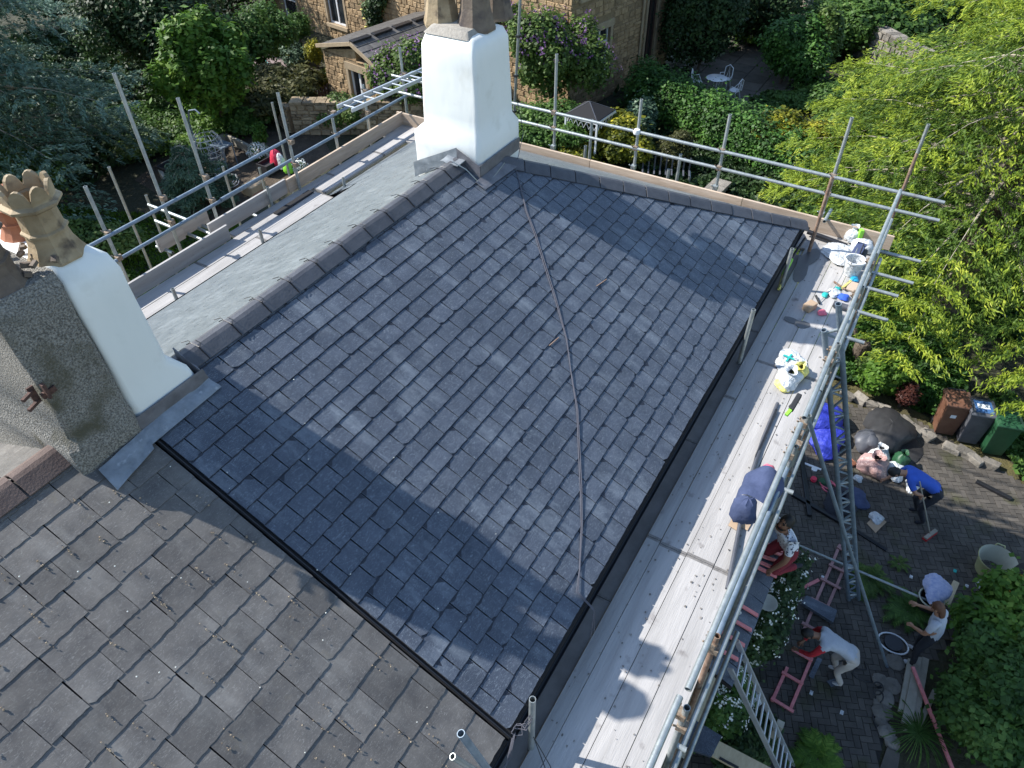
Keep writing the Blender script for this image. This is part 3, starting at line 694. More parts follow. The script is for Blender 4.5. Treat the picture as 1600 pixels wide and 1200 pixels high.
def pot(c, h, r, m, parent, crown=False, ang=.2, tilt=(0, 0), cut=None, n=8, name='chimney_pot'):
    b = MB(); c = Vector(c); ax = Vector((tilt[0], tilt[1], 1)).normalized()
    prof = [(r*1.28, 0), (r*1.3, .03*h), (r*1.16, .10*h), (r*.98, .22*h), (r*.90, .36*h), (r*1.02, .37*h), (r*1.03, .40*h), (r*.90, .42*h), (r*.86, .62*h), (r*.84, .67*h), (r*1.02, .70*h), (r*1.30, .74*h), (r*1.32, .775*h)]
    if crown: prof += [(r*1.10, .80*h), (r*1.05, .86*h)]; inn = .86
    else: prof += [(r*1.08, .80*h), (r*1.02, .97*h), (r*.95, h)]; inn = 1.0
    b.lathe(c, prof, n, 0, ang, ax)
    if crown:      # eight scalloped teeth flaring outwards
        az = ax; x_ = az.cross(Vector((0, 1, 0))).normalized(); y_ = az.cross(x_); K = n*6; zb = .82*h; rings = []
        for ro in (1.10, .93):
            lo, hi = [], []
            for k in range(K):
                a = 2*math.pi*k/K+ang; s = abs(math.sin(n/2*(a-ang))); top = .86*h+.17*h*(s**.55); fl = 1+(top-.82*h)/h*.55
                # octagonal radius
                aa = ((a-ang) % (2*math.pi/n))-math.pi/n; oc = math.cos(math.pi/n)/math.cos(aa)
                lo.append(c+(x_*math.cos(a)+y_*math.sin(a))*r*ro*oc+az*zb); hi.append(c+(x_*math.cos(a)+y_*math.sin(a))*r*ro*fl*oc+az*top)
            rings.append((lo, hi))
        o0 = len(b.v); 
        for lo, hi in rings: b.v += [tuple(v) for v in lo+hi]
        for k in range(K):
            k2 = (k+1) % K
            b.f += [(o0+k, o0+k2, o0+K+k2, o0+K+k), (o0+2*K+k2, o0+2*K+k, o0+3*K+k, o0+3*K+k2), (o0+K+k, o0+K+k2, o0+3*K+k2, o0+3*K+k)]; b.m += [0]*3
    b.lathe(c, [(r*.93, inn*h-.02), (r*.80, inn*h*.93), (r*.72, .3*h), (.001, .28*h)] if crown else [(r*.95, h), (r*.74, h*.99), (r*.70, .4*h), (.001, .38*h)], n, 0, ang, ax)
    o = b.build(name, m, parent)
    return o
pf = []
for (px, py, m_, h, r, an) in ((691, 33, m_pot, 1.0, .15, .4), (744, 40, m_potdark, .98, .155, .39), (776, 22, m_potdark, .95, .14, .3)):
    p = at(px, py, 9.43); pot((p.x, p.y, 9.40), h, r, m_, cf, ang=an)
q = at(735, 24, 9.43); taper_box('mortar_bed', [(6.14, 6.70, 4.19, 4.74, 9.40), (6.20, 6.64, 4.24, 4.68, 9.46)], m_mortar, cf, rnd=.03)
def lead(name, pts, nrm, th, parent, m=m_lead, nx=6, wob=.006):
    """a dressed sheet of lead: bilinear patch with small dents"""
    P00, P10, P11, P01 = map(Vector, pts); nrm = Vector(nrm).normalized(); b = MB(); k = nx
    for s_ in (0, 1):
        for i in range(k+1):
            for j in range(k+1):
                u, v = i/k, j/k; p = (P00*(1-u)+P10*u)*(1-v)+(P01*(1-u)+P11*u)*v; b.v.append(tuple(p+nrm*(s_*th+random.uniform(-wob, wob)*(1 if s_ else .3))))
    o = (k+1)**2
    for i in range(k):
        for j in range(k):
            a = i*(k+1)+j; b.f += [(a, a+k+1, a+k+2, a+1), (o+a, o+a+1, o+a+k+2, o+a+k+1)]; b.m += [0, 0]
    rim = [i*(k+1) for i in range(k+1)]+[k*(k+1)+j for j in range(1, k+1)]+[i*(k+1)+k for i in range(k-1, -1, -1)]+[j for j in range(k-1, 0, -1)]
    for q_ in range(len(rim)): a, c = rim[q_], rim[(q_+1) % len(rim)]; b.f.append((a, c, o+c, o+a)); b.m.append(0)
    return b.build(name, m, parent, smooth=True)
m_leadd = mat('dark_lead', (.10, .10, .11), (.19, .19, .21), 8, .5, .3, 30, metal=.2)
zr = lambda y: EZ+SL*(y-EY)
lead('lead_flashing', [(5.98, 4.015, zr(4.015)+.02), (6.80, 4.015, zr(4.015)+.02), (6.80, 4.015, zr(4.015)+.16), (5.98, 4.015, zr(4.015)+.16)], (0, -1, 0), .006, cf, m_leadd, wob=.003)
lead('lead_flashing', [(5.975, 4.01, zr(4.01)+.02), (5.975, 4.3, HZ+.02), (5.975, 4.3, HZ+.15), (5.975, 4.01, zr(4.01)+.16)], (-1, 0, 0), .006, cf, m_leadd, wob=.003)
lead('lead_flashing', [(5.975, 4.3, HZ+.02), (5.975, 4.9, HZ-.572*.6+.02), (5.975, 4.9, HZ-.572*.6+.2), (5.975, 4.3, HZ+.16)], (-1, 0, 0), .006, cf, m_lead, wob=.004)
lead('lead_apron', [PM.p(5.86, (3.90-EY)/CS, .035), PM.p(6.55, (3.88-EY)/CS, .035), PM.p(6.55, (4.02-EY)/CS, .035), PM.p(5.86, (4.02-EY)/CS, .035)], PM.n, .004, cf, m_leadd, wob=.003)
lead('lead_saddle', [(5.82, 4.19, HZ+.035), (6.02, 4.19, HZ+.035), (6.02, 4.42, HZ+.04), (5.82, 4.42, HZ+.04)], (0, 0, 1), .012, cf, m_lead, wob=.007)

# near chimney: white half on the new house, pebbledashed half on the old house
Y0 = 4.09
cw = taper_box('chimney', [(1.662, 2.20, Y0-.02, 5.66, 7.6), (1.662, 2.20, Y0-.02, 5.66, 8.16), (1.662, 2.17, Y0-.01, 5.64, 8.28), (1.662, 2.05, Y0, 5.60, 8.42), (1.662, 2.03, Y0, 5.6, 9.22), (1.662, 2.00, Y0+.03, 5.57, 9.33), (1.662, 1.93, Y0+.11, 5.50, 9.40)], m_white, house, rnd=.05)
cd = taper_box('chimney', [(1.19, 1.655, Y0-.05, 5.68, 7.6), (1.19, 1.655, Y0-.05, 5.68, 8.30), (1.235, 1.655, Y0-.01, 5.64, 8.37), (1.24, 1.655, Y0-.005, 5.62, 9.33), (1.30, 1.655, Y0+.05, 5.56, 9.40)], m_dash, oldhouse, rnd=.035, wob=.010)
pA = at(112, 392, 9.40); pB = at(22, 452, 9.40)
P1 = pot((1.80, 4.32, 9.385), .47, .128, m_pot, cw, crown=True, ang=.35)
P2 = pot((1.42, 4.31, 9.38), .47, .13, m_potdark, cd, crown=False, ang=.35)
P3 = pot((1.84, 4.72, 9.38), .30, .11, m_red, cw, crown=False, ang=.1, n=14)
# broken mortar and brick bits between the pots
b = MB()
for i in range(16):
    c = Vector((random.uniform(1.55, 1.72), random.uniform(4.16, 4.75), 9.42+random.uniform(0, .05))); a = Vector(rdir(1)[0]); a2 = a.cross(Vector((0, 0, 1))).normalized(); a3 = a.cross(a2)
    b.obox(c, a*random.uniform(.012, .035), a2*random.uniform(.008, .02), a3*random.uniform(.008, .02))
b.build('broken_mortar', m_potdark, cd)['kind'] = 'stuff'
lead('lead_flashing', [(1.64, Y0-.04, zr(Y0)-.02), (2.26, Y0-.04, zr(Y0)-.02), (2.24, Y0-.03, zr(Y0)+.13), (1.64, Y0-.03, zr(Y0)+.13)], (0, -1, 0), .006, cw, m_leadd)
lead('lead_apron', [PM.p(1.60, (3.95-EY)/CS, .035), PM.p(2.27, (3.97-EY)/CS, .035), PM.p(2.25, (4.09-EY)/CS, .04), PM.p(1.62, (4.06-EY)/CS, .04)], PM.n, .005, cw, m_lead, wob=.006)
lead('lead_apron', [PM.p(1.24, (3.86-EY)/CS, .04), PM.p(1.60, (3.92-EY)/CS, .04), PM.p(1.66, (4.06-EY)/CS, .045), PM.p(1.26, (4.03-EY)/CS, .045)], PM.n, .005, cd, m_lead, wob=.008)
lead('lead_flashing', [(2.215, Y0-.03, zr(Y0)), (2.215, RY, HZ), (2.215, RY, HZ+.14), (2.215, Y0-.03, zr(Y0)+.14)], (1, 0, 0), .005, cw, m_leadd)
# rusty aerial bracket on the corner
b = MB(); q = Vector((1.225, 4.10, 8.78))
b.bar(q+Vector((0, -.03, 0)), q+Vector((.09, -.035, .01)), .02, .04); b.bar(q+Vector((-.02, 0, .05)), q+Vector((-.10, -.03, .05)), .02, .02); b.bar(q+Vector((-.02, 0, -.03)), q+Vector((-.10, -.03, -.03)), .02, .02)
b.bar(q+Vector((-.02, .01, -.05)), q+Vector((-.02, .01, .08)), .04, .012); b.bar(q+Vector((.03, -.05, -.02)), q+Vector((.03, -.05, .09)), .02, .03)
b.build('aerial_bracket', mat('dark_rust', (.04, .022, .018), (.12, .06, .045), 30, .8, .4, 60), cd)
# wedge slates where the back roof runs out lower, and its dark gap

# long loose cables lying down the roof
cab = empty('roof_cables', (0, 0, 0), 0, 'two thin grey cables trailing from the far white chimney down over the new slates', 'cable')
pts = [(806, 262), (822, 330), (835, 365), (852, 420), (868, 470), (885, 530), (893, 585), (903, 640), (906, 700), (909, 760), (910, 820), (906, 890)]
for off, sg in ((0, 1), (2.5, -1)):
    P_ = [Vector((6.79, 4.03, 8.62)), Vector((6.85, 3.99, 8.25))]+[onroof(x+off*math.sin(i*.55), y, .026) for i, (x, y) in enumerate(pts)]
    e0 = onroof(903-off, 925, .04); P_ += [e0, Vector((e0.x-.02, EY-.10, EZ-.02)), Vector((e0.x-.12*sg*.3-.1, EY-.14, 6.35))]
    MB().tube(P_, .0042, 5).build('cable', m_cable, cab, smooth=True)
P_ = [Vector((5.80, 4.24, HZ+.09)), Vector((5.84, 4.1, HZ+.02)), Vector((5.90, 3.98, zr(3.98)+.03)), Vector((6.10, 3.93, zr(3.93)+.04)), Vector((6.4, 3.97, zr(3.97)+.05))]
MB().tube(P_, .006, 5).build('cable', m_steel, cab, smooth=True)

# ------------------------------------------------------------------ scaffold
m_band = mat('end_band_steel', (.16, .15, .14), (.30, .28, .26), 20, .6, .2, metal=.4)
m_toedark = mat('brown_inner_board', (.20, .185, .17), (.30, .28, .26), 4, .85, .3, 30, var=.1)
TR = .0242
def tube_part(par, name, p, q, m=m_steel, r=TR, hollow=True): return MB().tube([p, q], r, 10, hollow=hollow).build(name, m, par, smooth=True)
def coupler(par, p, m=None):
    b = MB(); p = Vector(p); b.obox(p, (.036, 0, 0), (0, .036, 0), (0, 0, .032)); b.tube([p+Vector((.03, .03, -.03)), p+Vector((.075, .05, .0))], .009, 6); b.tube([p+Vector((-.03, .03, .02)), p+Vector((-.05, .06, .05))], .009, 6)
    b.obox(p+Vector((.05, .035, .005)), (.014, 0, 0), (0, .014, 0), (0, 0, .012))
    return b.build('coupler', m or m_coup, par, bevel=.006)
def boards(par, x0, x1, ys, cuts, along='x', z=6.2, m=None, th=.038):
    for i in range(len(ys)-1):
        cs = [x0]+[c for c in cuts[i % len(cuts)] if x0 < c < x1]+[x1]
        for j in range(len(cs)-1):
            dz = random.uniform(-.004, .003); g = .0035; a0, a1 = cs[j]+.004, cs[j+1]-.004; b0, b1 = ys[i]+g, ys[i+1]-g
            sk = random.uniform(-.003, .003)
            b = MB()
            vs = []
            for a in (a0, a0+.022, a1-.022, a1):
                for (bb, zz) in ((b0+sk, z-th+dz), (b1+sk, z-th+dz), (b1+sk, z+dz), (b0+sk, z+dz)): vs.append((a, bb, zz) if along == 'x' else (bb, a, zz))
            b.add(vs, [(3, 2, 1, 0), (12, 13, 14, 15)]); b.add([], [])
            for q in range(3):
                for k in range(4): b.f.append((q*4+k, q*4+(k+1) % 4, q*4+4+(k+1) % 4, q*4+4+k)); b.m.append(1 if q != 1 else 0)
            o = b.build('deck_board', [m or (m_board if along == 'x' else m_boardY), m_band], par)
sf = empty('scaffold', (0, 0, 0), 0, 'long scaffold walkway along the gutter side, pale boards half in shadow', 'scaffold', 'scaffolding round the house')
boards(sf, -1.2, 10.0, [.118, .361, .613, .868, 1.0], [[3.95, 6.85], [3.96, 6.84], [3.95, 6.86], [3.97, 6.1]])
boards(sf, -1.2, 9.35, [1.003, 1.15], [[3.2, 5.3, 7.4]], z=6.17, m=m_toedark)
for z_, y_, m_, x0_, x1_ in ((7.10, .125, m_steel, 5.2, 9.95), (7.10, .135, m_steel, 2.35, 5.1), (7.05, .165, m_steel, -.6, 2.30), (6.78, .098, m_steel, 6.0, 9.75), (6.76, .105, m_steelb, 2.9, 6.4), (6.10, .045, m_steel, -1, 9.9), (5.15, -.02, m_steel, 1.2, 4.1), (6.13, 1.03, m_steel, -1, 9.9)):
    tube_part(sf, 'guard_rail' if z_ > 6.2 else 'ledger', (x0_, y_, z_), (x1_, y_, z_+.01), m_)
for (px, py, zt) in ((1052, 1094, 7.0), (1108, 987, 6.9), (1233, 693, 7.05), (1262, 648, 6.98), (1306, 535, 7.2), (1345, 447, 7.1), (1362, 395, 7.05)):
    p = at(px, py, zt); tube_part(sf, 'standard', (p.x, min(p.y, .10)-.0, 0), (p.x, min(p.y, .10), zt), m_rust if px == 1108 else m_steel)
    coupler(sf, (p.x, .12, zt-.12)); coupler(sf, (p.x, .09, 6.72))
for (x_, y_, z0_, zt, m_) in ((1.80, .995, 5, 7.0, m_steel), (6.72, 1.03, 5.4, 6.95, m_steel), (8.42, 1.03, 5.4, 6.78, m_steel), (9.43, .93, 6.22, 7.32, m_rust)):
    tube_part(sf, 'inner_standard', (x_, y_, z0_), (x_+.02, y_, zt), m_)
for x_, ln in ((8.5, -.28), (9.09, -.30), (9.49, -.42), (10.08, -.42), (7.9, -.12), (5.2, -.0), (2.4, .03)):
    tube_part(sf, 'transom', (x_, 1.2 if x_ < 9 else .3, 6.125), (x_, ln-.02, 6.125), m_steel)
for x_ in (7.3, 5.0, 6.1, 8.05): coupler(sf, (x_, .12, 7.08)); coupler(sf, (x_+.2, .10, 6.76))
# tube ends poking up by the near corner of the roofs
def near(px, py, dist):
    d = CR*(px-800)-CU*(py-600)+CF*FPX; return CAM+d.normalized()*dist
o = MB().tube([near(720, 1146, 4.55), onroof(806, 1262, .03)], TR, 12, hollow=True).build('leaning_tube', m_steelb, smooth=True); tag(o, 'dark scaffold tube with an open end over the old slates at the bottom edge', 'scaffold tube')
o = MB().tube([near(707, 1182, 4.75), onroof(800, 1240, .03)], .02, 12, hollow=True).build('leaning_tube', m_steel, smooth=True); tag(o, 'pale shorter tube beside the dark open-ended tube at the bottom edge', 'scaffold tube')
t = empty('twisted_wire', (0, 0, 0), 0, 'loose twisted wires at the near gutter corner tied to the short tube', 'wire')
q0 = Vector((1.70, 1.08, 6.63)); q1 = Vector((1.79, 1.0, 6.72)); rdw = random.Random(4)
for k in range(4):
    P_ = [q0+Vector((rdw.uniform(-.03, .03), 0, .01*k))]+[q0.lerp(q1, s)+Vector((rdw.uniform(-.04, .04), rdw.uniform(-.03, .03), -.06*math.sin(s*3.14)+.01*k)) for s in (.25, .5, .75)]+[q1+Vector((.02, -.02, .05*k))]
    MB().tube(P_, .0035, 5).build('wire', m_cable, t, smooth=True)
for k in range(3):
    P_ = [q0+Vector((-.02*k, -.02, 0)), q0+Vector((-.12-.03*k, -.05, -.12)), q0+Vector((-.30-.05*k, -.03-.02*k, -.10)), q0+Vector((-.55, -.06, -.04-.04*k)), q0+Vector((-.8, -.02*k, -.06))]
    MB().tube(P_, .0035, 5).build('wire', m_cable, t, smooth=True)
for k in range(2):
    P_ = [Vector((1.80, .97, 6.45)), Vector((1.74-.05*k, .80, 6.30)), Vector((1.66-.06*k, .70-.05*k, 6.22)), Vector((1.50, .66-.08*k, 6.21))]; MB().tube(P_, .0035, 5).build('wire', m_gutter, t, smooth=True)
# lattice beam and raking tube
lb_ = empty('lattice_beam', (0, 0, 0), 0, 'tall steel lattice beam leaning from the walkway rail down to the drive', 'scaffold beam')
T0 = at(1297, 478, 7.0); T1 = at(1334, 938, .0); dd = (T1-T0).normalized(); sx_ = Vector((CR.x, CR.y, 0)).normalized(); sx_ = (sx_-dd*sx_.dot(dd)).normalized()
cA = [T0-sx_*.085, T1-sx_*.085]; cB = [T0+sx_*.085, T1+sx_*.085]
tube_part(lb_, 'chord', cA[0]+dd*.35, cA[1], m_steelb, .034); tube_part(lb_, 'chord', cB[0]+dd*.0, cB[1], m_steelb, .034)
n_ = 40; L_ = (T1-T0).length
for i in range(n_):
    a = T0+dd*(.4+(L_-.45)*i/n_); b_ = T0+dd*(.4+(L_-.45)*(i+1)/n_); s_ = 1 if i % 2 else -1
    tube_part(lb_, 'lacing', a+sx_*.09*s_, b_-sx_*.09*s_, m_steelb, .016, False)
    if i % 3 == 0: tube_part(lb_, 'rung', a+sx_*.1, a-sx_*.1, m_steel, .018, False)
for i in range(0):
    MB().obox(T0+dd*(1.6+i*2.6)+ddn*.03, sx_*.075, dd*.65, ddn*.02).build('splice_plate', m_steelb, lb_, bevel=.006)
rk = MB().tube([at(1262, 652, 6.5), at(1386, 1042, .02)], TR, 10, hollow=True).build('raking_tube', m_steelb, smooth=True); tag(rk, 'slim raking scaffold tube crossing in front of the lattice beam to the ground', 'scaffold tube')
gt = MB().tube([at(1231, 845, .25), at(1463, 944, .35)], TR, 10, hollow=True).build('ground_tube', m_steel, smooth=True); tag(gt, 'long pale scaffold tube stretched low across the block-paved drive', 'scaffold tube')

# end scaffold
se = empty('scaffold', (0, 0, 0), 0, 'scaffold across the far hip end with two rails against the yellow-green conifer', 'scaffold', 'scaffolding round the house')
boards(se, .12, 8.5, [9.50, 9.73, 9.96, 10.05], [[3.2, 6.4], [2.9, 6.3]], 'y')
for (a, b_) in ((-.02, 2.1), (2.1, 4.6), (4.6, 6.4), (6.4, 8.5)):
    MB().box((10.02, a+.004, 6.2), (10.058, b_-.004, 6.415)).build('toe_board', m_toe, se, bevel=.002)
tube_part(se, 'guard_rail', (10.12, -.42, 7.0), (10.15, 8.6, 7.0)); tube_part(se, 'guard_rail', (10.14, -.45, 6.735), (10.13, 8.6, 6.735))
tube_part(se, 'ledger', (10.12, -.2, 6.1), (10.12, 8.6, 6.1))
for (y_, zt, m_) in ((5.34, 7.89, m_steel), (3.9, 7.48, m_steel), (2.56, 7.53, m_steel), (.99, 7.81, m_steel)):
    tube_part(se, 'standard', (10.18, y_, 0), (10.18, y_, zt), m_); coupler(se, (10.15, y_, 7.0)); coupler(se, (10.15, y_, 6.735)); coupler(se, (10.15, y_, 6.42), m_steel)
for (px, py, zt) in ((950, 166, 7.0), (1072, 232, 6.78), (910, 232, 6.55), (1038, 272, 6.5)):
    p = at(px, py, zt); tube_part(se, 'short_standard', (10.2, p.y, 6.0), (10.2, p.y, zt))
tube_part(se, 'corner_standard', (10.86, .11, 0), (10.86, .11, 7.25), m_rust); tube_part(se, 'corner_standard', (10.86, .11, 7.25), (10.86, .11, 7.65), m_steel)
MB().lathe((10.13, 3.9, 7.0), [(.001, -.05), (.05, -.03), (.06, 0), (.045, .04), (.001, .05)], 10).build('tape_wrap', m_white, se, smooth=True)
tube_part(se, 'transom', (9.3, 2.0, 6.12), (10.4, 2.0, 6.14)); tube_part(se, 'transom', (9.9, .9, 6.45), (10.32, .9, 6.42)); tube_part(se, 'transom', (9.9, 3.1, 6.12), (10.5, 3.1, 6.12))
# lattice pole standing behind the far chimney
b = MB(); p = at(820, 0, 8.5); q0 = at(802, 175, 6.3); tube_part(se, 'tall_standard', (q0.x, q0.y, 6.0), (p.x+.0, p.y, 9.6)); 
for i in range(5):
    t = i/5+.1; c = Vector((q0.x, q0.y, 6.0)).lerp(Vector((p.x, p.y, 9.6)), t); MB().obox(c, (.032, 0, 0), (0, .032, 0), (0, 0, .02)).build('clamp', m_gutter, se)

# back scaffold
sb = empty('scaffold', (0, 0, 0), 0, 'scaffold behind the main ridge on the garden side with stepped toe boards', 'scaffold', 'scaffolding round the house')
boards(sb, -1.5, 7.35, [7.40, 7.65, 7.91, 8.17], [[2.0, 5.2], [3.4, 5.9], [1.2, 5.0], [2.4, 5.6]])
boards(sb, 5.75, 10.05, [8.18, 8.35], [[7.9]]); boards(sb, 7.4, 10.05, [7.93, 8.175], [[8.9]])
for (x0_, x1_, y_) in ((-1.5, 5.68, 8.18), (5.55, 7.1, 8.42), (7.1, 10.05, 8.38)):
    MB().box((x0_, y_, 6.2), (x1_, y_+.036, 6.43)).build('toe_board', m_toe if x0_ > 6 else m_board, sb, bevel=.002)
MB().box((5.0, 8.9, 6.12), (5.45, 8.94, 6.34)).build('toe_board', m_board, sb); MB().box((5.05, 8.95, 6.12), (5.95, 8.99, 6.33)).build('toe_board', m_board, sb)
MB().bar((6.5, 8.10, 6.215), (7.3, 8.12, 6.215), .12, .01).build('gap_shade_strip', m_under, sb)  # black strip put in as the shade of a gap in the deck
tube_part(sb, 'guard_rail', (2.3, 8.42, 7.0), (10.5, 8.40, 6.98), m_steelb); tube_part(sb, 'guard_rail', (3.9, 8.47, 6.62), (7.2, 8.47, 6.62), m_steelb); tube_part(sb, 'guard_rail', (5.9, 8.45, 6.65), (10.3, 8.42, 6.64), m_steelb)
for (x_, y_, zt, z0_) in ((4.19, 8.51, 7.63, 0), (5.14, 8.63, 8.63, 0), (5.84, 8.59, 8.10, 0), (7.27, 8.33, 7.73, 0), (10.3, 8.48, 7.45, 0), (9.36, 8.6, 7.1, 0), (8.4, 8.48, 6.9, 0)):
    tube_part(sb, 'standard', (x_, y_, z0_), (x_, y_, zt)); coupler(sb, (x_, y_-.05, 7.0)); coupler(sb, (x_, y_-.03, 6.63))
for (x_, y_, z_) in ((4.25, 7.64, 6.35), (5.80, 7.66, 6.38), (7.57, 7.65, 6.38), (6.69, 8.37, 6.45)):
    tube_part(sb, 'short_standard', (x_, y_, 5.8), (x_, y_, z_+.06))
for (px, py, zt) in ((170, 261, 6.3), (228, 305, 5.5), (425, 160, 5.9), (348, 260, 5.6), (405, 262, 5.2)):
    p = at(px, py, zt); tube_part(sb, 'outer_standard', (p.x, p.y, 0), (p.x, p.y, zt))
for (a, b_) in (((232, 320), (340, 362)), ((243, 345), (317, 375)), ((245, 385), (270, 395)), ((302, 353), (330, 366)), ((385, 330), (410, 342))):
    tube_part(sb, 'transom', at(*a, 6.12), at(*b_, 6.12), m_steel)
# aluminium ladder lying on the rails
ld = empty('ladder', (0, 0, 0), 0, 'aluminium ladder lying along the garden-side guard rails beside the white chimney', 'ladder')
a0, a1 = at(527, 167, 7.06), at(672, 103, 7.06); b0 = at(540, 172, 7.04); w_ = Vector((0, -.30, 0)); a1 = a0+(a1-a0)*1.0
for o_ in (Vector((0, 0, 0)), w_): MB().bar(a0+o_, a1+o_, .028, .06).build('side_rail', m_alu, ld, bevel=.003)
for i in range(10):
    c = a0.lerp(a1, (i+.5)/10); MB().tube([c, c+w_], .013, 8).build('rung', m_alu, ld, smooth=True)

# ------------------------------------------------------------------ things on the walkway
mm = MB()
for i in range(260):
    x = random.uniform(.8, 9.4); y = random.uniform(.14, .98); r = random.uniform(.003, .011); n = 6; a0 = random.random()*6
    mm.prism([(x+r*math.cos(a0+k*1.05)*random.uniform(.6, 1.6), y+r*math.sin(a0+k*1.05)*random.uniform(.6, 1.2), 6.206) for k in range(n)], (0, 0, .002))
o = mm.build('mortar_splashes', mat('dirt_splash', (.10, .09, .08), (.30, .28, .26), 20, .9, .2, var=.3), sf); o['kind'] = 'stuff'
def thing(name, loc, label, cat, group=None, rz=0): return empty(name, loc, rz, label, cat, group)
def sack(name, c, r, m, label, cat, seed=0, neck=True, squash=1, parent=None, n=24):
    """crumpled bag: folded lathe with a gathered neck"""
    rd = random.Random(seed); b = MB(); prof = [(0.001, 0), (.8, .02), (1.0, .2), (1.0, .4), (.95, .6), (.85, .8), (.65, .98)]+([(.25, 1.15), (.34, 1.32), (.5, 1.42)] if neck else [(.3, 1.12), (0.001, 1.16)])
    for i, (q, z) in enumerate(prof):
        for k in range(n):
            a = 2*math.pi*k/n; f = 1+.17*math.sin(a*3+i*.7+seed)+.10*abs(math.sin(a*4+i*1.1+seed))+rd.uniform(-.05, .05)
            b.v.append((q*r[0]*f*math.cos(a), q*r[1]*f*math.sin(a), z*r[2]+rd.uniform(-.04, .04)*r[2]*(q > .01 and i > 0)))
    for i in range(len(prof)-1):
        for k in range(n): b.f.append((i*n+k, i*n+(k+1) % n, (i+1)*n+(k+1) % n, (i+1)*n+k)); b.m.append(0)
    o = b.build(name, m, parent, smooth=True); o.location = c
    if label: tag(o, label, cat)
    return o
D0 = 6.203
# rubble bag with green sponge bag, corner
p = at(1330, 375, D0); t = thing('tied_sack', (p.x, p.y, D0), 'white plastic sack holding grey rubble at the far corner of the walkway', 'sack')
sack('bag', (0, 0, 0), (.11, .11, .16), m_bag, None, None, 3, True, parent=t)
sack('rubble', (0.0, 0, .01), (.085, .085, .09), m_dash, None, None, 4, False, parent=t)
p = at(1339, 380, D0); tag(MB().obox((p.x, p.y, D0+.11), (.03, .02, 0), (-.01, .025, 0), (0, 0, .11)).build('green_level', m_lime, bevel=.008), 'bright green plastic tube standing against the rubble sack', 'tool')
p = at(1313, 398, D0); sack('plastic_sheet', (p.x, p.y, D0), (.26, .20, .07), m_bag, 'crumpled clear plastic sheet spread at the far end of the walkway', 'sheet', 8, False)
p = at(1350, 392, D0); sack('plastic_sheet', (p.x-.02, p.y+.03, D0), (.10, .14, .16), m_bag, 'crumpled white plastic packed against the corner rails', 'sheet', 18, False)
# wire handled bucket
p = at(1329, 428, D0); t = thing('bucket', (p.x, p.y, D0), 'clear bucket with white rim and wire handle among the tools', 'bucket')
MB().lathe((0, 0, 0), [(.001, .004), (.095, .004), (.125, .21), (.135, .215), (.135, .232), (.118, .228), (.09, .012)], 20).build('shell', m_bag, t, smooth=True)
MB().lathe((0, 0, .0), [(.137, .210), (.141, .22), (.137, .236), (.122, .236), (.12, .222)], 20).build('rim', m_upvc, t, smooth=True)
MB().tube([(.135*math.cos(a), .03, .225+.15*math.sin(a)) for a in [math.pi*k/8 for k in range(9)]], .005, 5).build('handle', m_steel, t)
p = at(1347, 410, D0); t = thing('tool_bag', (p.x-.05, p.y+.06, D0), 'black open tool bag with blue-grey flap beside the bucket', 'bag')
MB().box((-.15, -.08, 0), (.15, .08, .16)).build('body', m_black, t, bevel=.03); MB().bar((-.13, .05, .17), (.12, .02, .24), .12, .01).build('flap', m_navy, t)
MB().tube([(-.1, 0, .16), (-.06, 0, .26), (.06, 0, .26), (.1, 0, .16)], .009, 6).build('handle', m_black, t)
def hose(name, pts, r, m, label, cat): return tag(MB().tube(pts, r, 6).build(name, m, smooth=True), label, cat)
p = at(1332, 437, D0); MBc = sack('work_glove', (p.x, p.y-.02, D0), (.075, .05, .035), m_cyan, 'bright blue work glove lying below the wire-handled bucket', 'glove', 5, False)
p = at(1322, 447, D0); o = MB().bar((p.x-.1, p.y+.03, D0+.02), (p.x+.12, p.y-.03, D0+.02), .03, .03).build('spirit_level', m_yel, bevel=.004); tag(o, 'short yellow spirit level lying by the blue glove', 'tool')
p = at(1330, 452, D0); o = MB().bar((p.x-.06, p.y, D0+.012), (p.x+.14, p.y, D0+.02), .12, .02).build('wood_offcut', m_toe); tag(o, 'brown wooden offcut under the far guard rail', 'timber')
p = at(1318, 466, D0); sack('work_glove', (p.x, p.y, D0), (.07, .06, .04), m_blue, 'royal blue cloth glove beside the grey canister', 'glove', 7, False)
p = at(1303, 459, D0); sack('plastic_wrapper', (p.x, p.y, D0), (.10, .07, .04), m_bag, 'white wrapper with green ties in the middle of the tool clutter', 'wrapper', 9, False)
for (px, py) in ((1308, 453), (1289, 462), ):
    p = at(px, py, D0); sack('glove', (p.x, p.y, D0), (.055, .035, .03), m_teal, 'turquoise glove %s' % ('nearest the house wall' if px == 1289 else 'on top of the white wrapper'), 'glove', px, False)
p = at(1311, 482, D0); o = MB().tube([(p.x-.0, p.y-.09, D0+.045), (p.x, p.y+.08, D0+.045)], .04, 12).build('canister', m_bingy, smooth=True); tag(o, 'grey cylindrical canister lying under the rail', 'canister')
p = at(1284, 490, D0); sack('plastic_tie_roll', (p.x, p.y, D0), (.055, .05, .04), m_pinkp, 'small pink and white roll of ties next to the tan sponge', 'roll', 11, False)
p = at(1264, 483, D0); o = MB().obox((p.x, p.y, D0+.045), (.075, -.03, .0), (.02, .05, 0), (0, 0, .045)).build('sponge_float', m_card, bevel=.012); tag(o, 'tan sponge float standing on the walkway boards', 'float')
p = at(1277, 470, D0); o = MB().tube([(p.x-.07, p.y-.04, D0+.02), (p.x+.07, p.y+.04, D0+.02)], .015, 8).build('silicone_gun', m_black, smooth=True); tag(o, 'small dark handled tool between the sponge float and the wrapper', 'tool')
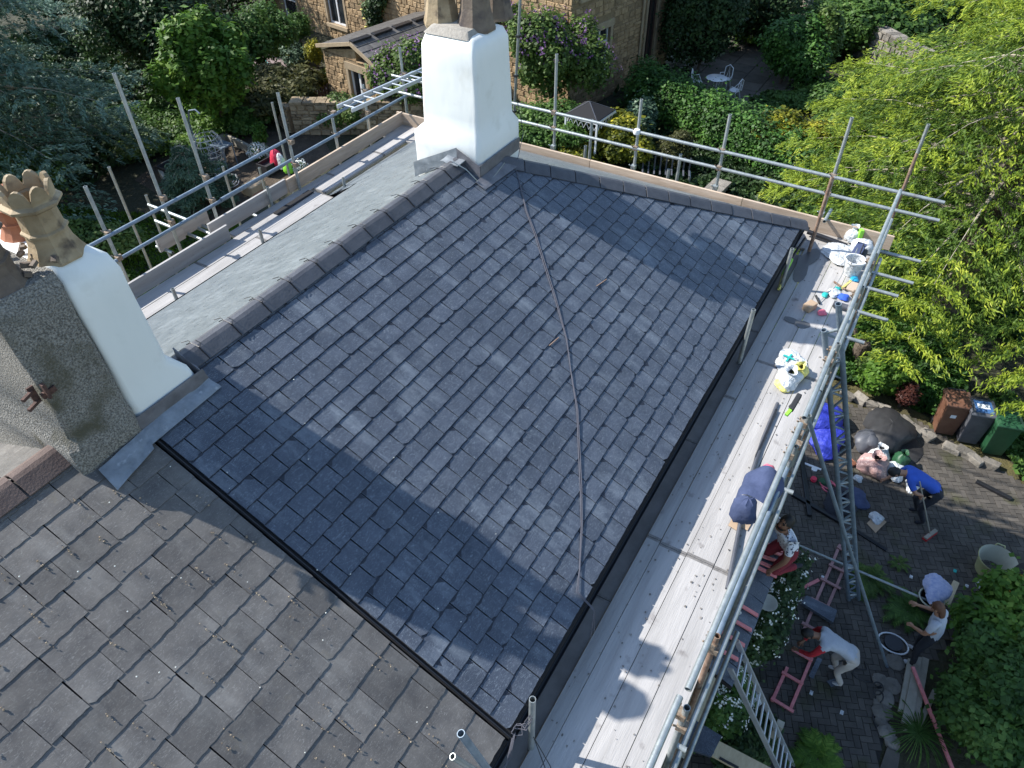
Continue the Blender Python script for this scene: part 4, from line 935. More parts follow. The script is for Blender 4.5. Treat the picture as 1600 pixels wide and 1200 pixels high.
p = at(1293, 445, D0); hose('crowbar', [at(1303, 440, D0+.02), at(1315, 448, D0+.02), at(1321, 452, D0+.03)], .012, m_rust, 'short rusty crowbar near the yellow spirit level', 'tool')
hose('wire_loop', [at(1322, 400, 6.5), at(1318, 425, 6.35), at(1305, 448, 6.25), at(1290, 462, 6.22), at(1280, 472, 6.22)], .004, m_steel, 'thin bright wire curving from the bucket to the gloves', 'wire')
# wet patches: real thin puddles
def patch(name, c, r, m, label, seed, z=6.2055):
    rd = random.Random(seed); n = 26; P_ = []
    for k in range(n):
        a = 2*math.pi*k/n; f = 1+.35*math.sin(a*2+seed)+.22*math.sin(a*3+seed*2)+rd.uniform(-.06, .06); P_.append((c[0]+r[0]*f*math.cos(a), c[1]+r[1]*f*math.sin(a), z))
    return tag(MB().prism(P_, (0, 0, .0012)).build(name, m), label, 'stain')
m_wet = mat('wet_wood', (.085, .085, .085), (.11, .11, .11), 6, .35, .1)
p = at(1258, 412, 6.2); patch('wet_patch', p, (.34, .13), m_wet, 'dark wet patch on the boards by the green-handled pole', 2)
p = at(1247, 505, 6.2); patch('wet_patch', p, (.09, .12), m_wet, 'small oval damp patch below the sponge float', 5)
# green handled pole leaning on the eaves
t = thing('handled_pole', (0, 0, 0), 'dark pole with lime green handle leaning at the eaves corner', 'tool')
a, b_ = at(1236, 405, 6.35), at(1224, 430, 6.25); MB().tube([at(1258, 372, 6.5), a], .018, 8).build('pole', m_gutter, t, smooth=True); MB().tube([a, b_], .03, 8).build('handle', m_lime, t, smooth=True); MB().tube([b_, at(1217, 452, 6.22)], .02, 8).build('grip', m_yel, t)
# downpipe length
o = MB().tube([at(1262, 362, 6.27), at(1323, 384, 6.25)], .034, 12, hollow=True).build('black_pipe', m_gutter, smooth=True); tag(o, 'black plastic pipe length lying across the far corner of the walkway', 'pipe')
# long bent gutter trim
o = MB().tube([at(1215, 630, 6.215), at(1192, 685, 6.22), at(1166, 765, 6.24), at(1150, 850, 6.24), at(1136, 920, 6.24)], .018, 8).build('grey_strip', m_bingy, smooth=True); tag(o, 'long bendy grey plastic strip lying along the sunlit boards', 'strip')
o = MB().tube([at(1213, 640, 6.23), at(1182, 712, 6.23), at(1160, 800, 6.23), at(1146, 870, 6.23)], .014, 8).build('grey_strip', m_gutter, smooth=True); tag(o, 'thinner dark strip running beside the long grey strip', 'strip')
# carrier bag
p = at(1240, 592, 6.2); t = thing('carrier_bag', (p.x, p.y, D0), 'crumpled white carrier bag with yellow bag beside it on the boards', 'bag')
sack('white_bag', (-.07, .04, 0), (.17, .12, .12), m_bag, None, None, 21, True, parent=t); sack('yellow_bag', (.10, -.03, 0), (.15, .08, .10), m_yel, None, None, 22, True, parent=t); sack('yellow_lining', (-.18, .06, 0), (.10, .09, .06), m_yel, None, None, 27, False, parent=t)
p = at(1235, 565, 6.2); sack('thin_film', (p.x, p.y, D0), (.19, .15, .02), m_bag, 'flat clear film with a turquoise tie beyond the carrier bag', 'film', 23, False)
p = at(1230, 563, 6.2); o = MB().bar((p.x-.07, p.y, 6.24), (p.x+.08, p.y-.02, 6.24), .02, .01).bar((p.x, p.y-.07, 6.243), (p.x+.02, p.y+.06, 6.243), .02, .01).build('tie_strap', m_teal); tag(o, 'crossed turquoise tie strap on the clear film', 'strap')
# drill hooked to the rail
p = at(1243, 632, 6.75); t = thing('rivet_gun', p, 'black hand tool with lime tip hooked over the guard rail', 'tool')
MB().bar((-.1, .02, 0), (.12, .0, .03), .05, .05).build('body', m_black, t, bevel=.01); MB().bar((.05, 0, 0), (.07, .04, -.12), .03, .04).build('handle', m_black, t, bevel=.006); MB().bar((-.1, .02, 0), (-.17, .04, -.02), .035, .035).build('tip', m_lime, t, bevel=.006)
# torn cardboard
for (px, py, lb) in ((1150, 820, 'torn cardboard scrap nearest the grey strip'), (1163, 818, 'torn cardboard scrap against the guard rail')):
    p = at(px, py, 6.2); o = MB().prism([(p.x-.07, p.y-.05, D0+.004), (p.x+.06, p.y-.06, D0+.006), (p.x+.07, p.y+.05, D0+.02), (p.x-.05, p.y+.06, D0+.004)], (0, 0, .004)).build('cardboard_scrap', m_card); tag(o, lb, 'cardboard')
# jacket draped over the rail
t = thing('draped_jacket', (0, 0, 0), 'faded navy jacket with a pink collar hung over the guard rail', 'jacket')
b = MB(); K1, K2 = 14, 18; axc = [at(1196, 757, 7.08), at(1186, 790, 7.08)]
c0 = at(1200, 745, 6.75); c1 = at(1172, 792, 6.75); rv = (c1-c0)
for i in range(K1+1):
    for j in range(K2+1):
        u = i/K1; v = j/K2; a = (v-.5)*math.pi*1.15; base = c0+rv*u; wv = 1+.12*math.sin(u*9)+.08*math.sin(v*14+u*5); wd = .17*(1-.25*abs(u-.5)*2)
        q = base+Vector((0, math.sin(a)*wd*wv, math.cos(a)*.13*wv+.0)); b.v.append(tuple(q))
for i in range(K1):
    for j in range(K2): a = i*(K2+1)+j; b.f.append((a, a+1, a+K2+2, a+K2+1)); b.m.append(0)
b.build('body', m_navy, t, smooth=True); sack('sleeve', c1+Vector((-.05, .03, -.12)), (.09, .10, .24), m_navy, None, None, 31, False, parent=t); sack('collar', c0+Vector((.06, .02, -.03)), (.06, .05, .09), m_pinkp, None, None, 32, False, parent=t)
# ------------------------------------------------------------------ porch roofs below the walkway
PQ = (1.0, 3.55, .50)                # y, z at the wall, slope down towards -y
def pz(y): return PQ[1]-(PQ[0]-y)*PQ[2]
def onporch(px, py, lift=0):
    d = CR*(px-800)-CU*(py-600)+CF*FPX; s = PQ[2]
    t = (PQ[1]+lift-s*PQ[0]-GZ)/(d.z-s*d.y); return CAM+d*t
PY0 = -.20
porch = empty('porch', (0, 0, 0), 0, 'porch roof being battened in pink under the walkway where the man kneels', 'porch')
MB().prism([(4.72, 1.05, pz(1.05)), (7.35, 1.05, pz(1.05)), (7.35, PY0, pz(PY0)), (4.72, PY0, pz(PY0))], (0, 0, -.08)).build('roof_deck', m_under, porch)
MB().box((4.85, -.05, 0), (7.25, 1.42, 2.75)).build('wall', m_render, porch)
for i, x in enumerate(np.arange(4.72, 7.3, .26)):
    for j in range(4):
        y1 = PY0+j*.24; w2 = .25
        if 5.9 < x < 7.4 and j > 0: continue
        o = MB().prism([(x+.003, y1, pz(y1)+.025), (x+w2, y1, pz(y1)+.025+random.uniform(0, .006)), (x+w2, y1+.3, pz(y1+.3)+.008), (x+.003, y1+.3, pz(y1+.3)+.008)], (0, 0, -.007)).build('slate', m_slate, porch)
for (a, b_) in (((1146, 939), (1184, 962)), ((1137, 964), (1174, 985)), ((1126, 986), (1163, 1009)), ((1130, 1018), (1153, 1031)),
               ((1171, 880), (1213, 901)), ((1165, 868), (1220, 893)), ((1168, 860), (1221, 880)), ((1176, 850), (1222, 868)), ((1180, 842), (1224, 862))):
    p, q = onporch(*a, .05), onporch(*b_, .05); MB().bar(p, q, .05, .025).build('batten', m_pink, porch, bevel=.002)
p, q = onporch(1166, 878, .06), onporch(1180, 866, .06); MB().bar(p, q, .03, .03).build('batten', m_gutter, porch)
for x0_, x1_ in ((6.0, 7.3),): MB().prism([(x0_, .9, pz(.9)+.018), (x1_, .9, pz(.9)+.018), (x1_, PY0+.02, pz(PY0)+.02), (x0_, PY0+.02, pz(PY0)+.02)], (0, 0, -.005)).build('membrane', m_slate, porch)
p = onporch(1140, 955, .05); sack('white_cloth', p, (.07, .12, .12), m_bag, 'white rag lying on the porch slates under the walkway edge', 'cloth', 41, False)
p = at(1198, 944, 2.6); o = MB().lathe((p.x, p.y, p.z), [(.001, 0), (.10, .01), (.14, .05), (.13, .05), (.09, .025), (.001, .02)], 18).build('satellite_dish', m_render, smooth=True); tag(o, 'small cream dish fixed at the edge of the porch roof', 'dish')
por2 = empty('lower_porch', (0, 0, 0), 0, 'second small slate canopy below the near end of the walkway', 'canopy')
zq = 2.4
MB().prism([at(1062, 1165, zq), at(1112, 1182, zq), at(1128, 1150, zq), at(1075, 1118, zq)], (0, 0, -.05)).build('slate_top', m_slate, por2)
c = at(1092, 1155, 1.2); MB().box((c.x-.6, .25, 0), (c.x+.5, 1.40, 2.25)).build('wall', m_render, por2)
sb_ = thing('timber_board', (0, 0, 0), 'pale timber board with a blue stamp and dark slot near the ladder', 'board')
zb = 1.1; MB().prism([at(1097, 1172, zb), at(1109, 1150, zb), at(1205, 1200, zb), at(1196, 1226, zb)], (0, 0, -.05)).build('board', m_pine, sb_)
MB().prism([at(1107, 1171, zb+.004), at(1113, 1169, zb+.004), at(1116, 1177, zb+.004), at(1109, 1177, zb+.004)], (0, 0, .002)).build('blue_stamp', m_lblue, sb_)
MB().bar(at(1124, 1184, zb+.01), at(1154, 1200, zb+.01), .035, .01).build('dark_slot', m_gutter, sb_)
for e in (at(1112, 1170, 0), at(1190, 1205, 0)): MB().box((e.x+.25, e.y-.1+.1, 0), (e.x+.35, e.y+.1, 1.04)).build('leg', m_pineg, sb_)
# leaning ladder
ld2 = thing('ladder', (0, 0, 0), 'aluminium ladder leaning from the drive up to the porch roof edge', 'ladder')
lt, lb2 = at(1152, 1036, 3.05), at(1236, 1216, .0); dl = (lb2-lt).normalized(); sx2 = Vector((1, .1, 0)); sx2 = (sx2-dl*sx2.dot(dl)).normalized()*.19
for s_ in (-1, 1): MB().bar(lt-dl*.2+sx2*s_, lb2+sx2*s_, .03, .07, up=dl.cross(sx2)).build('side_rail', m_alu, ld2, bevel=.003)
nr = 13
for i in range(nr): c = lt.lerp(lb2, (i+.3)/nr); MB().tube([c-sx2, c+sx2], .015, 8).build('rung', m_alu, ld2, smooth=True)

# ------------------------------------------------------------------ on the drive
Z = .03
def px2(x, y, z=Z): return at(1200+x/3.2425, 830+y/3.2425, z)
def barset(name, label, cat, segs, m, wd=.05, th=.03, z=.045):
    t = thing(name, (0, 0, 0), label, cat)
    for i, (a, b_, *mm_) in enumerate(segs):
        MB().bar(px2(*a, z+(.028 if i >= 2 else 0)), px2(*b_, z+(.028 if i >= 2 else 0)), wd, th).build('side_rail' if i < 2 else 'cross_batten', mm_[0] if mm_ else m, t, bevel=.002)
    return t
barset('timber_grid', 'pink ladder-shaped batten frame lying nearest the leaning ladder', 'timber frame', [((20, 862), (98, 690)), ((112, 905), (222, 640)), ((15, 845), (130, 915)), ((70, 712), (178, 776)), ((122, 598), (226, 656))], m_pink)
barset('timber_grid', 'faded pink ladder-shaped batten frame beyond the bending man', 'timber frame', [((180, 505), (365, 68)), ((285, 420), (395, 165)), ((172, 463), (262, 512)), ((218, 340), (318, 392)), ((266, 238), (368, 292)), ((308, 168), (398, 212)), ((350, 78), (430, 128))], m_pinkd)
o = MB().bar(px2(150, 300), px2(258, 247), .06, .03).build('batten', m_pink); tag(o, 'loose pink batten end by the white-flowered climber', 'batten')
def flat(name, pts, m, label, cat, z=.05, th=.012): return tag(MB().prism([px2(*q, z) for q in pts], (0, 0, th)).build(name, m), label, cat)
flat('slate_stack', [(165, 372), (190, 335), (345, 410), (325, 472)], m_slate, 'dark stack of slates laid across the faded pink frame', 'slates', .09, .07)
flat('slate_sheet', [(205, 735), (250, 640), (275, 650), (228, 750)], m_slate, 'narrow dark slate lying beside the near pink frame', 'slate')
flat('slate_sheet', [(295, 760), (355, 742), (380, 768), (320, 790)], m_slate, 'square slate lying alone on the blocks', 'slate')
pk = [([(655, 915), (705, 650), (735, 655), (690, 922)], .06), ([(672, 972), (740, 640), (775, 645), (728, 985)], .11), ([(725, 960), (778, 642), (812, 655), (760, 968)], .06), ([(685, 1010), (720, 985), (728, 1000), (712, 1020)], .02), ([(730, 1020), (830, 805), (852, 820), (762, 1035)], .03)]
for i, (pp, z) in enumerate(pk):
    flat('timber_plank', pp, m_pineg, ['left plank of the grey timber pile by the boulders', 'topmost longest plank of the grey timber pile', 'right plank of the grey timber pile under the pink batten', 'short plank end poking from under the timber pile', 'separate slanting plank right of the timber pile'][i], 'plank', z, .045)
o = MB().bar(px2(733, 688, .25), px2(935, 1205, .10), .05, .035).build('batten', m_pink); tag(o, 'long pink batten lying over the grey timber pile', 'batten')
for (a, b_, lb) in (((878, 240), (872, 345), 'shorter pale new timber length ahead of the long-haired man'), ((953, 258), (905, 372), 'longer pale new timber length ahead of the long-haired man')):
    o = MB().bar(px2(*a, .2), px2(*b_, .2), .10, .05).build('timber_length', m_pine, bevel=.003); tag(o, lb, 'timber')
for i, (a, b_, lb) in enumerate((((430, -10), (600, 98), 'dark plastic strip on the blocks between the lattice beam and broom'),)):
    o = MB().bar(px2(*a), px2(*b_), .07, .05).build('black_strip', m_gutter); tag(o, lb, 'strip')
for (a, b_, lb) in (((1238, 772), (1312, 815), 'black gutter length lying under the scaffold edge towards the beam'), ((1250, 700), (1265, 806), 'black gutter length standing crossways near the blue tarpaulin'), ((1525, 752), (1580, 780), 'dark sleeper edge lying by the mossy strip near the bins')):
    z_ = .05; o = MB().bar(at(*a, z_), at(*b_, z_), .09, .07).build('black_gutter', m_gutter, bevel=.01); tag(o, lb, 'gutter')
# boulders edging the planting
for i, (x, y, r) in enumerate(((640, 668, .20), (565, 760, .17), (620, 790, .20), (590, 850, .20), (575, 920, .20), (560, 880, .13), (600, 1020, .18), (625, 1075, .16), (570, 965, .14))):
    p = px2(x, y, .0); r *= .72; b = MB(); rd = random.Random(i); b.lathe((0, 0, 0), [(.001, -.02), (r, 0), (r*1.05, r*.35), (r*.7, r*.62), (.001, r*.7)], 9)
    b.v = [(v[0]*(1+rd.uniform(-.14, .14)), v[1]*(1+rd.uniform(-.14, .14)), v[2]*(1+rd.uniform(-.1, .15))) for v in b.v]
    o = b.build('boulder', m_stone, smooth=True, bevel=0); o.location = (p.x, p.y, 0)
    tag(o, ['round grey boulder by the standing man\'s trainers', 'boulder touching the tangled cable', 'large boulder left of the timber pile top', 'broad boulder beside the middle of the timber pile', 'boulder level with the timber pile\'s lower half', 'small dark boulder wedged on the drive side', 'boulder by the spiky grass clump', 'nearest boulder above the grey stepping slab', 'small boulder just above the spiky grass'][i], 'boulder', 'boulders edging the planting')
flat('stepping_slab', [(565, 1200), (600, 1100), (665, 1130), (650, 1230)], m_patio, 'pale stepping slab at the bottom edge beside the boulders', 'slab', .02, .04)
# kerb stones along the bins side
for i, (x, y) in enumerate(((1322, 622), (1341, 627), (1360, 636), (1375, 642), (1395, 655), (1412, 664), (1430, 676), (1446, 685), (1484, 704), (1505, 712), (1522, 722), (1543, 728))):
    p = at(x, y, .0); b = MB(); rd = random.Random(50+i); b.box((-.16, -.10, 0), (.16, .10, .16)); b.v = [tuple(q*(1+rd.uniform(-.2, .2)) for q in v) for v in b.v]
    o = b.build('kerb_stone', m_stone, bevel=.02); o.location = (p.x, p.y, 0); o.rotation_euler = (0, 0, 1.2+rd.uniform(-.3, .3))
    tag(o, ['edging stone nearest the lattice beam at the ivy bed corner', 'mossy edging stone just right of the lattice beam', 'edging stone halfway between the beam and the black heap', 'edging stone above the top of the black heap', 'pale edging stone at the right shoulder of the black heap', 'edging stone between the black heap and the bronze shrub', 'edging stone below the bronze shrub', 'edging stone touching the left side of the brown bin', 'edging stone in front of the gap between brown and grey bins', 'edging stone at the foot of the grey bin', 'edging stone in front of the gap between grey and green bins', 'edging stone at the foot of the green bin'][i], 'stone', 'edging stones of the ivy bed')
# wheelie bins
def bin_(px, py, m, label, lid_label=None, stick=None):
    q = at(px, py, 0); t = thing('wheelie_bin', (q.x+.22, q.y, 0), label, 'bin', 'wheelie bins')
    t.rotation_euler = (0, 0, .28)
    def ring(w, d, z, xo=0): return [(-d/2+xo, -w/2, z), (d/2+xo, -w/2, z), (d/2+xo, w/2, z), (-d/2+xo, w/2, z)]
    b = MB(); b.v = ring(.37, .36, .06)+ring(.46, .46, .86)+ring(.50, .50, .88)+ring(.50, .50, .93); b.f = [(3, 2, 1, 0)]+[(i*4+k, i*4+(k+1) % 4, i*4+4+(k+1) % 4, i*4+4+k) for i in range(3) for k in range(4)]+[(12, 13, 14, 15)]; b.m = [0]*len(b.f)
    b.build('body', m, t, bevel=.018)
    b = MB(); b.v = ring(.53, .55, .935, .0)+ring(.52, .53, .97, 0)+ring(.38, .38, 1.0, .02); b.f = [(3, 2, 1, 0)]+[(i*4+k, i*4+(k+1) % 4, i*4+4+(k+1) % 4, i*4+4+k) for i in range(2) for k in range(4)]+[(8, 9, 10, 11)]; b.m = [0]*len(b.f)
    ld_ = b.build('lid', m, t, bevel=.012); MB().box((.25, -.18, .95), (.30, .18, .99)).build('hinge', m_black, ld_, bevel=.008)
    for s_ in (-1, 1): MB().lathe((.2, .19*s_-.02, .09), [(.001, 0), (.085, 0), (.09, .02), (.085, .04), (.001, .04)], 14, axis=(0, 1, 0)).build('wheel', m_black, t, smooth=True)
    MB().tube([(.28, -.18, .9), (.33, -.16, .93), (.33, .16, .93), (.28, .18, .9)], .014, 6).build('handle', m, t)
    if stick == 'small': MB().obox((-.215, .02, .66), (.004, 0, .03), (0, .055, 0), (0, 0, .04)).build('label', m_label, t)
    if stick == 'lid': MB().box((-.20, -.17, .992), (.16, .17, 1.003)).build('blue_label', m_lblue, ld_); MB().box((-.08, -.12, 1.004), (.06, .12, 1.007)).build('white_label', m_label, ld_)
    return t
bin_(1468, 682, m_binbr, 'brown wheelie bin with a small white label on its front', stick='small')
bin_(1504, 696, m_bingy, 'grey wheelie bin with a blue and white label on its lid', stick='lid')
bin_(1543, 714, m_bingn, 'dark green wheelie bin at the right end of the row')
# builders' tubs
def tub(px, py, m, mi_, label, tilt=(0, 0, 0), r=.26, h=.36):
    q = at(px, py, 0); t = thing('builders_tub', (q.x, q.y, 0), label, 'tub'); t.rotation_euler = tilt; t.location.z = abs(math.sin(tilt[0]))*r*.98+abs(math.sin(tilt[1]))*r*.98
    MB().lathe((0, 0, 0), [(.001, .005), (r*.78, .005), (r*1.0, h), (r*1.06, h+.01), (r*1.04, h+.025)], 24).build('shell', m, t, smooth=True)
    MB().lathe((0, 0, 0), [(r*1.03, h+.024), (r*.97, h), (r*.76, .02), (.001, .02)], 24).build('inside', mi_, t, smooth=True)
    for s_ in (-1, 1): MB().tube([(s_*r*1.0, -.08, h), (s_*r*1.03, -.06, h+.07), (s_*r*1.03, .06, h+.07), (s_*r*1.0, .08, h)], .013, 6).build('handle', m, t, smooth=True)
tub(1545, 893, m_tubp, m_tubi, 'pale yellow flexible tub standing on the blocks', r=.31, h=.38)
tub(1588, 905, m_black, m_black, 'black flexible tub tipped over beside the yellow tub', tilt=(R_(72), 0, R_(-60)), r=.27)
q = at(1600, 960, 0); t = thing('orange_crate', (q.x, q.y, 0), 'orange-yellow crate of red and blue sacks at the right edge of the picture', 'crate')
for a, b_ in (((-.4, -.3, 0), (.4, -.27, .5)), ((-.4, .27, 0), (.4, .3, .5)), ((-.4, -.27, 0), (-.37, .27, .5)), ((.37, -.27, 0), (.4, .27, .5)), ((-.37, -.27, 0), (.37, .27, .03))): MB().box(a, b_).build('side', m_org, t, bevel=.006)
sack('red_sack', (.0, .05, .2), (.25, .18, .35), m_redp, None, None, 61, False, parent=t); sack('blue_sack', (.2, .05, .35), (.12, .12, .25), m_cyan, None, None, 62, False, parent=t)
o = MB().bar((q.x-.1, q.y+.2, .1), (q.x+.9, q.y+.2, .75), .05, .03).build('batten', m_pink); tag(o, 'pink batten propped in the orange crate at the right edge', 'batten')
# tarpaulin, bags and litter
for i, (px, py, r, m_, lb, ct) in enumerate(((1275, 660, (.42, .55, .42), m_tarp, 'big crumpled blue tarpaulin heap behind the lattice beam', 'tarpaulin'), (1290, 690, (.55, .35, .25), m_tarp, 'lower fold of blue tarpaulin spreading on the drive', 'tarpaulin'),
    (1385, 680, (.6, .45, .35), m_black, 'large black tarpaulin heap near the edging stones', 'tarpaulin'), (1352, 697, (.28, .25, .3), m_bingy, 'grey rubble sack against the black heap', 'sack'),
    (1412, 700, (.55, .3, .06), m_black, 'flat black felt roll between the heap and the sweeping man', 'felt'),
    (1372, 712, (.2, .2, .2), m_bag, 'pale open plastic bag behind the pink rubble bag', 'bag'), (1362, 735, (.27, .27, .32), mat('pink_bag', (.32, .19, .18), (.42, .28, .26), 6, .35, .8, 12, bdist=.05), 'see-through pinkish rubble bag standing on the blocks', 'bag'),
    (1397, 740, (.26, .18, .16), m_bag, 'white sack of slate offcuts beside the sweeping man', 'sack'), (1405, 725, (.16, .15, .26), m_bingn, 'green plastic bag beside the sweeping man', 'bag'), (1424, 760, (.2, .12, .1), m_bag, 'small clear bag by the sweeping man\'s feet', 'bag'),
    (1310, 790, (.35, .28, .2), m_dark, 'dark tool bag behind the lattice beam', 'bag'), (1330, 780, (.25, .3, .12), m_navy, 'grey-blue jacket dropped beside the dark tool bag', 'jacket'), (1342, 772, (.12, .07, .06), m_black, 'small black glove by the dropped jacket', 'glove'),
    (1340, 750, (.09, .08, .08), m_bag, 'small white cup between the lattice beam and pink bag', 'cup'), (1368, 812, (.13, .12, .1), m_bag, 'small white wrapper on the brown cardboard', 'wrapper'))):
    p = at(px, py, 0); sack('bundle' if ct in ('sack', 'tarpaulin', 'felt') else ct.replace(' ', '_'), (p.x, p.y, .012), r, m_, lb, ct, 70+i, ct == 'bag')
o = MB().prism([at(1354, 818, .03), at(1368, 833, .03), at(1385, 816, .03), at(1370, 803, .03)], (0, 0, .01)).build('cardboard_sheet', m_card); tag(o, 'brown cardboard sheet on the blocks under the white wrapper', 'cardboard')
for i, (px, py, r, m_, lb) in enumerate(((1270, 752, .03, m_redp, 'small red plastic reel on the drive'), (1284, 756, .04, m_bingn, 'small dark green reel beside the red reel'))):
    p = at(px, py, 0); o = MB().lathe((p.x, p.y, .02), [(.001, 0), (r*2, 0), (r*2.1, .03), (r, .04), (r*2, .08), (.001, .08)], 12).build('reel', m_, smooth=True); tag(o, lb, 'reel')
p = at(1295, 760, .04); hp = MB().tube([(p.x+.16*math.cos(a), p.y+.13*math.sin(a), .04+.01*math.sin(a*3)) for a in [2*math.pi*k/16 for k in range(17)]], .018, 6).tube([(p.x+.09*math.cos(a), p.y+.18*math.sin(a), .06) for a in [2*math.pi*k/16 for k in range(17)]], .014, 6).build('coiled_strap', m_pinkp, smooth=True); tag(hp, 'red coiled strap beside the raking tube', 'strap')
o = MB().bar(at(1257, 724, .03), at(1283, 734, .03), .05, .02).build('white_strip', m_upvc); tag(o, 'short white plastic strip below the blue tarpaulin', 'strip')
o = MB().lathe(at(1272, 734, .02), [(.001, 0), (.06, 0), (.06, .03), (.001, .03)], 14).build('plastic_disc', m_upvc, smooth=True); tag(o, 'round white lid beside the short white strip', 'lid')
o = MB().bar(at(1325, 718, .05), at(1335, 728, .05), .13, .08).build('brick', m_red, bevel=.006); tag(o, 'single red brick beside the lattice beam', 'brick')
t = thing('tangled_cable', (0, 0, 0), 'black power cable coiling from the bending man to the boulders', 'cable')
cp = [(490, 660), (500, 700), (440, 700), (425, 720), (450, 745), (500, 765), (540, 760), (560, 740), (590, 770), (560, 800), (545, 840), (540, 900), (530, 950), (550, 1000)]
P_ = []
for i in range(len(cp)*4-3):
    k = min(i//4, len(cp)-2); f = i/4-k; P_.append(px2(cp[k][0]*(1-f)+cp[k+1][0]*f, cp[k][1]*(1-f)+cp[k+1][1]*f, .04))
MB().tube(P_, .011, 5).build('cable', m_black, t, smooth=True)
MB().tube([px2(560+25*math.cos(a), 755+22*math.sin(a)+i_*4, .05+.01*i_) for i_, a in enumerate([k*.6 for k in range(24)])], .012, 5).build('coil', m_black, t, smooth=True)
for i, (x, y) in enumerate(((945, 208), (1005, 285), (218, 825), (372, 925), (275, 240), (723, 238))):
    p = px2(x, y, .0); o = MB().box((p.x-.03, p.y-.02, .02), (p.x+.04, p.y+.03, .04)).build('litter_scrap', m_teal if i == 0 else m_bag); tag(o, ['turquoise scrap beside the pale timber lengths', 'white scrap near the black tipped tub', 'white scrap left of the near pink frame foot', 'tiny pale scrap in the middle of the drive', 'pale scrap beside the faded pink frame', 'pale scrap near the long ground tube'][i], 'litter')
q = px2(1085, 285, 0); sack('clear_wrapper', (q.x, q.y, .02), (.12, .1, .07), m_bag, 'crumpled clear wrapper beside the tipped black tub', 'wrapper', 90, False)
q = px2(630, 575, 0); t = thing('hose_reel', (q.x, q.y, 0), 'white-rimmed hose reel near the standing man\'s feet', 'hose'); MB().tube([(.18*math.cos(a), .24*math.sin(a), .05) for a in [2*math.pi*k/20 for k in range(21)]], .014, 6).build('rim', m_upvc, t, smooth=True); MB().lathe((0, 0, .02), [(.001, 0), (.15, 0), (.15, .05), (.001, .05)], 16).build('core', m_gutter, t)
# workwear and bag ahead of the standing man
q = px2(800, 370, 0); sack('folded_jacket', (q.x, q.y, .45), (.30, .20, .12), mat('patterned_cloth', (.25, .30, .5), (.5, .5, .62), 16, .9, .3), 'pale blue patterned jacket on the bucket by the long-haired man', 'jacket', 91, False)
q = px2(785, 400, 0); t = thing('round_bucket', (q.x, q.y, 0), 'black bucket with a pale rim beside the long-haired man', 'bucket'); MB().lathe((0, 0, 0), [(.001, .01), (.14, .01), (.2, .4), (.17, .4), (.12, .05), (.001, .05)], 18).build('shell', m_black, t, smooth=True); MB().tube([(.2*math.cos(a), .2*math.sin(a), .41) for a in [2*math.pi*k/20 for k in range(21)]], .014, 6).build('rim', m_tubi, t, smooth=True)

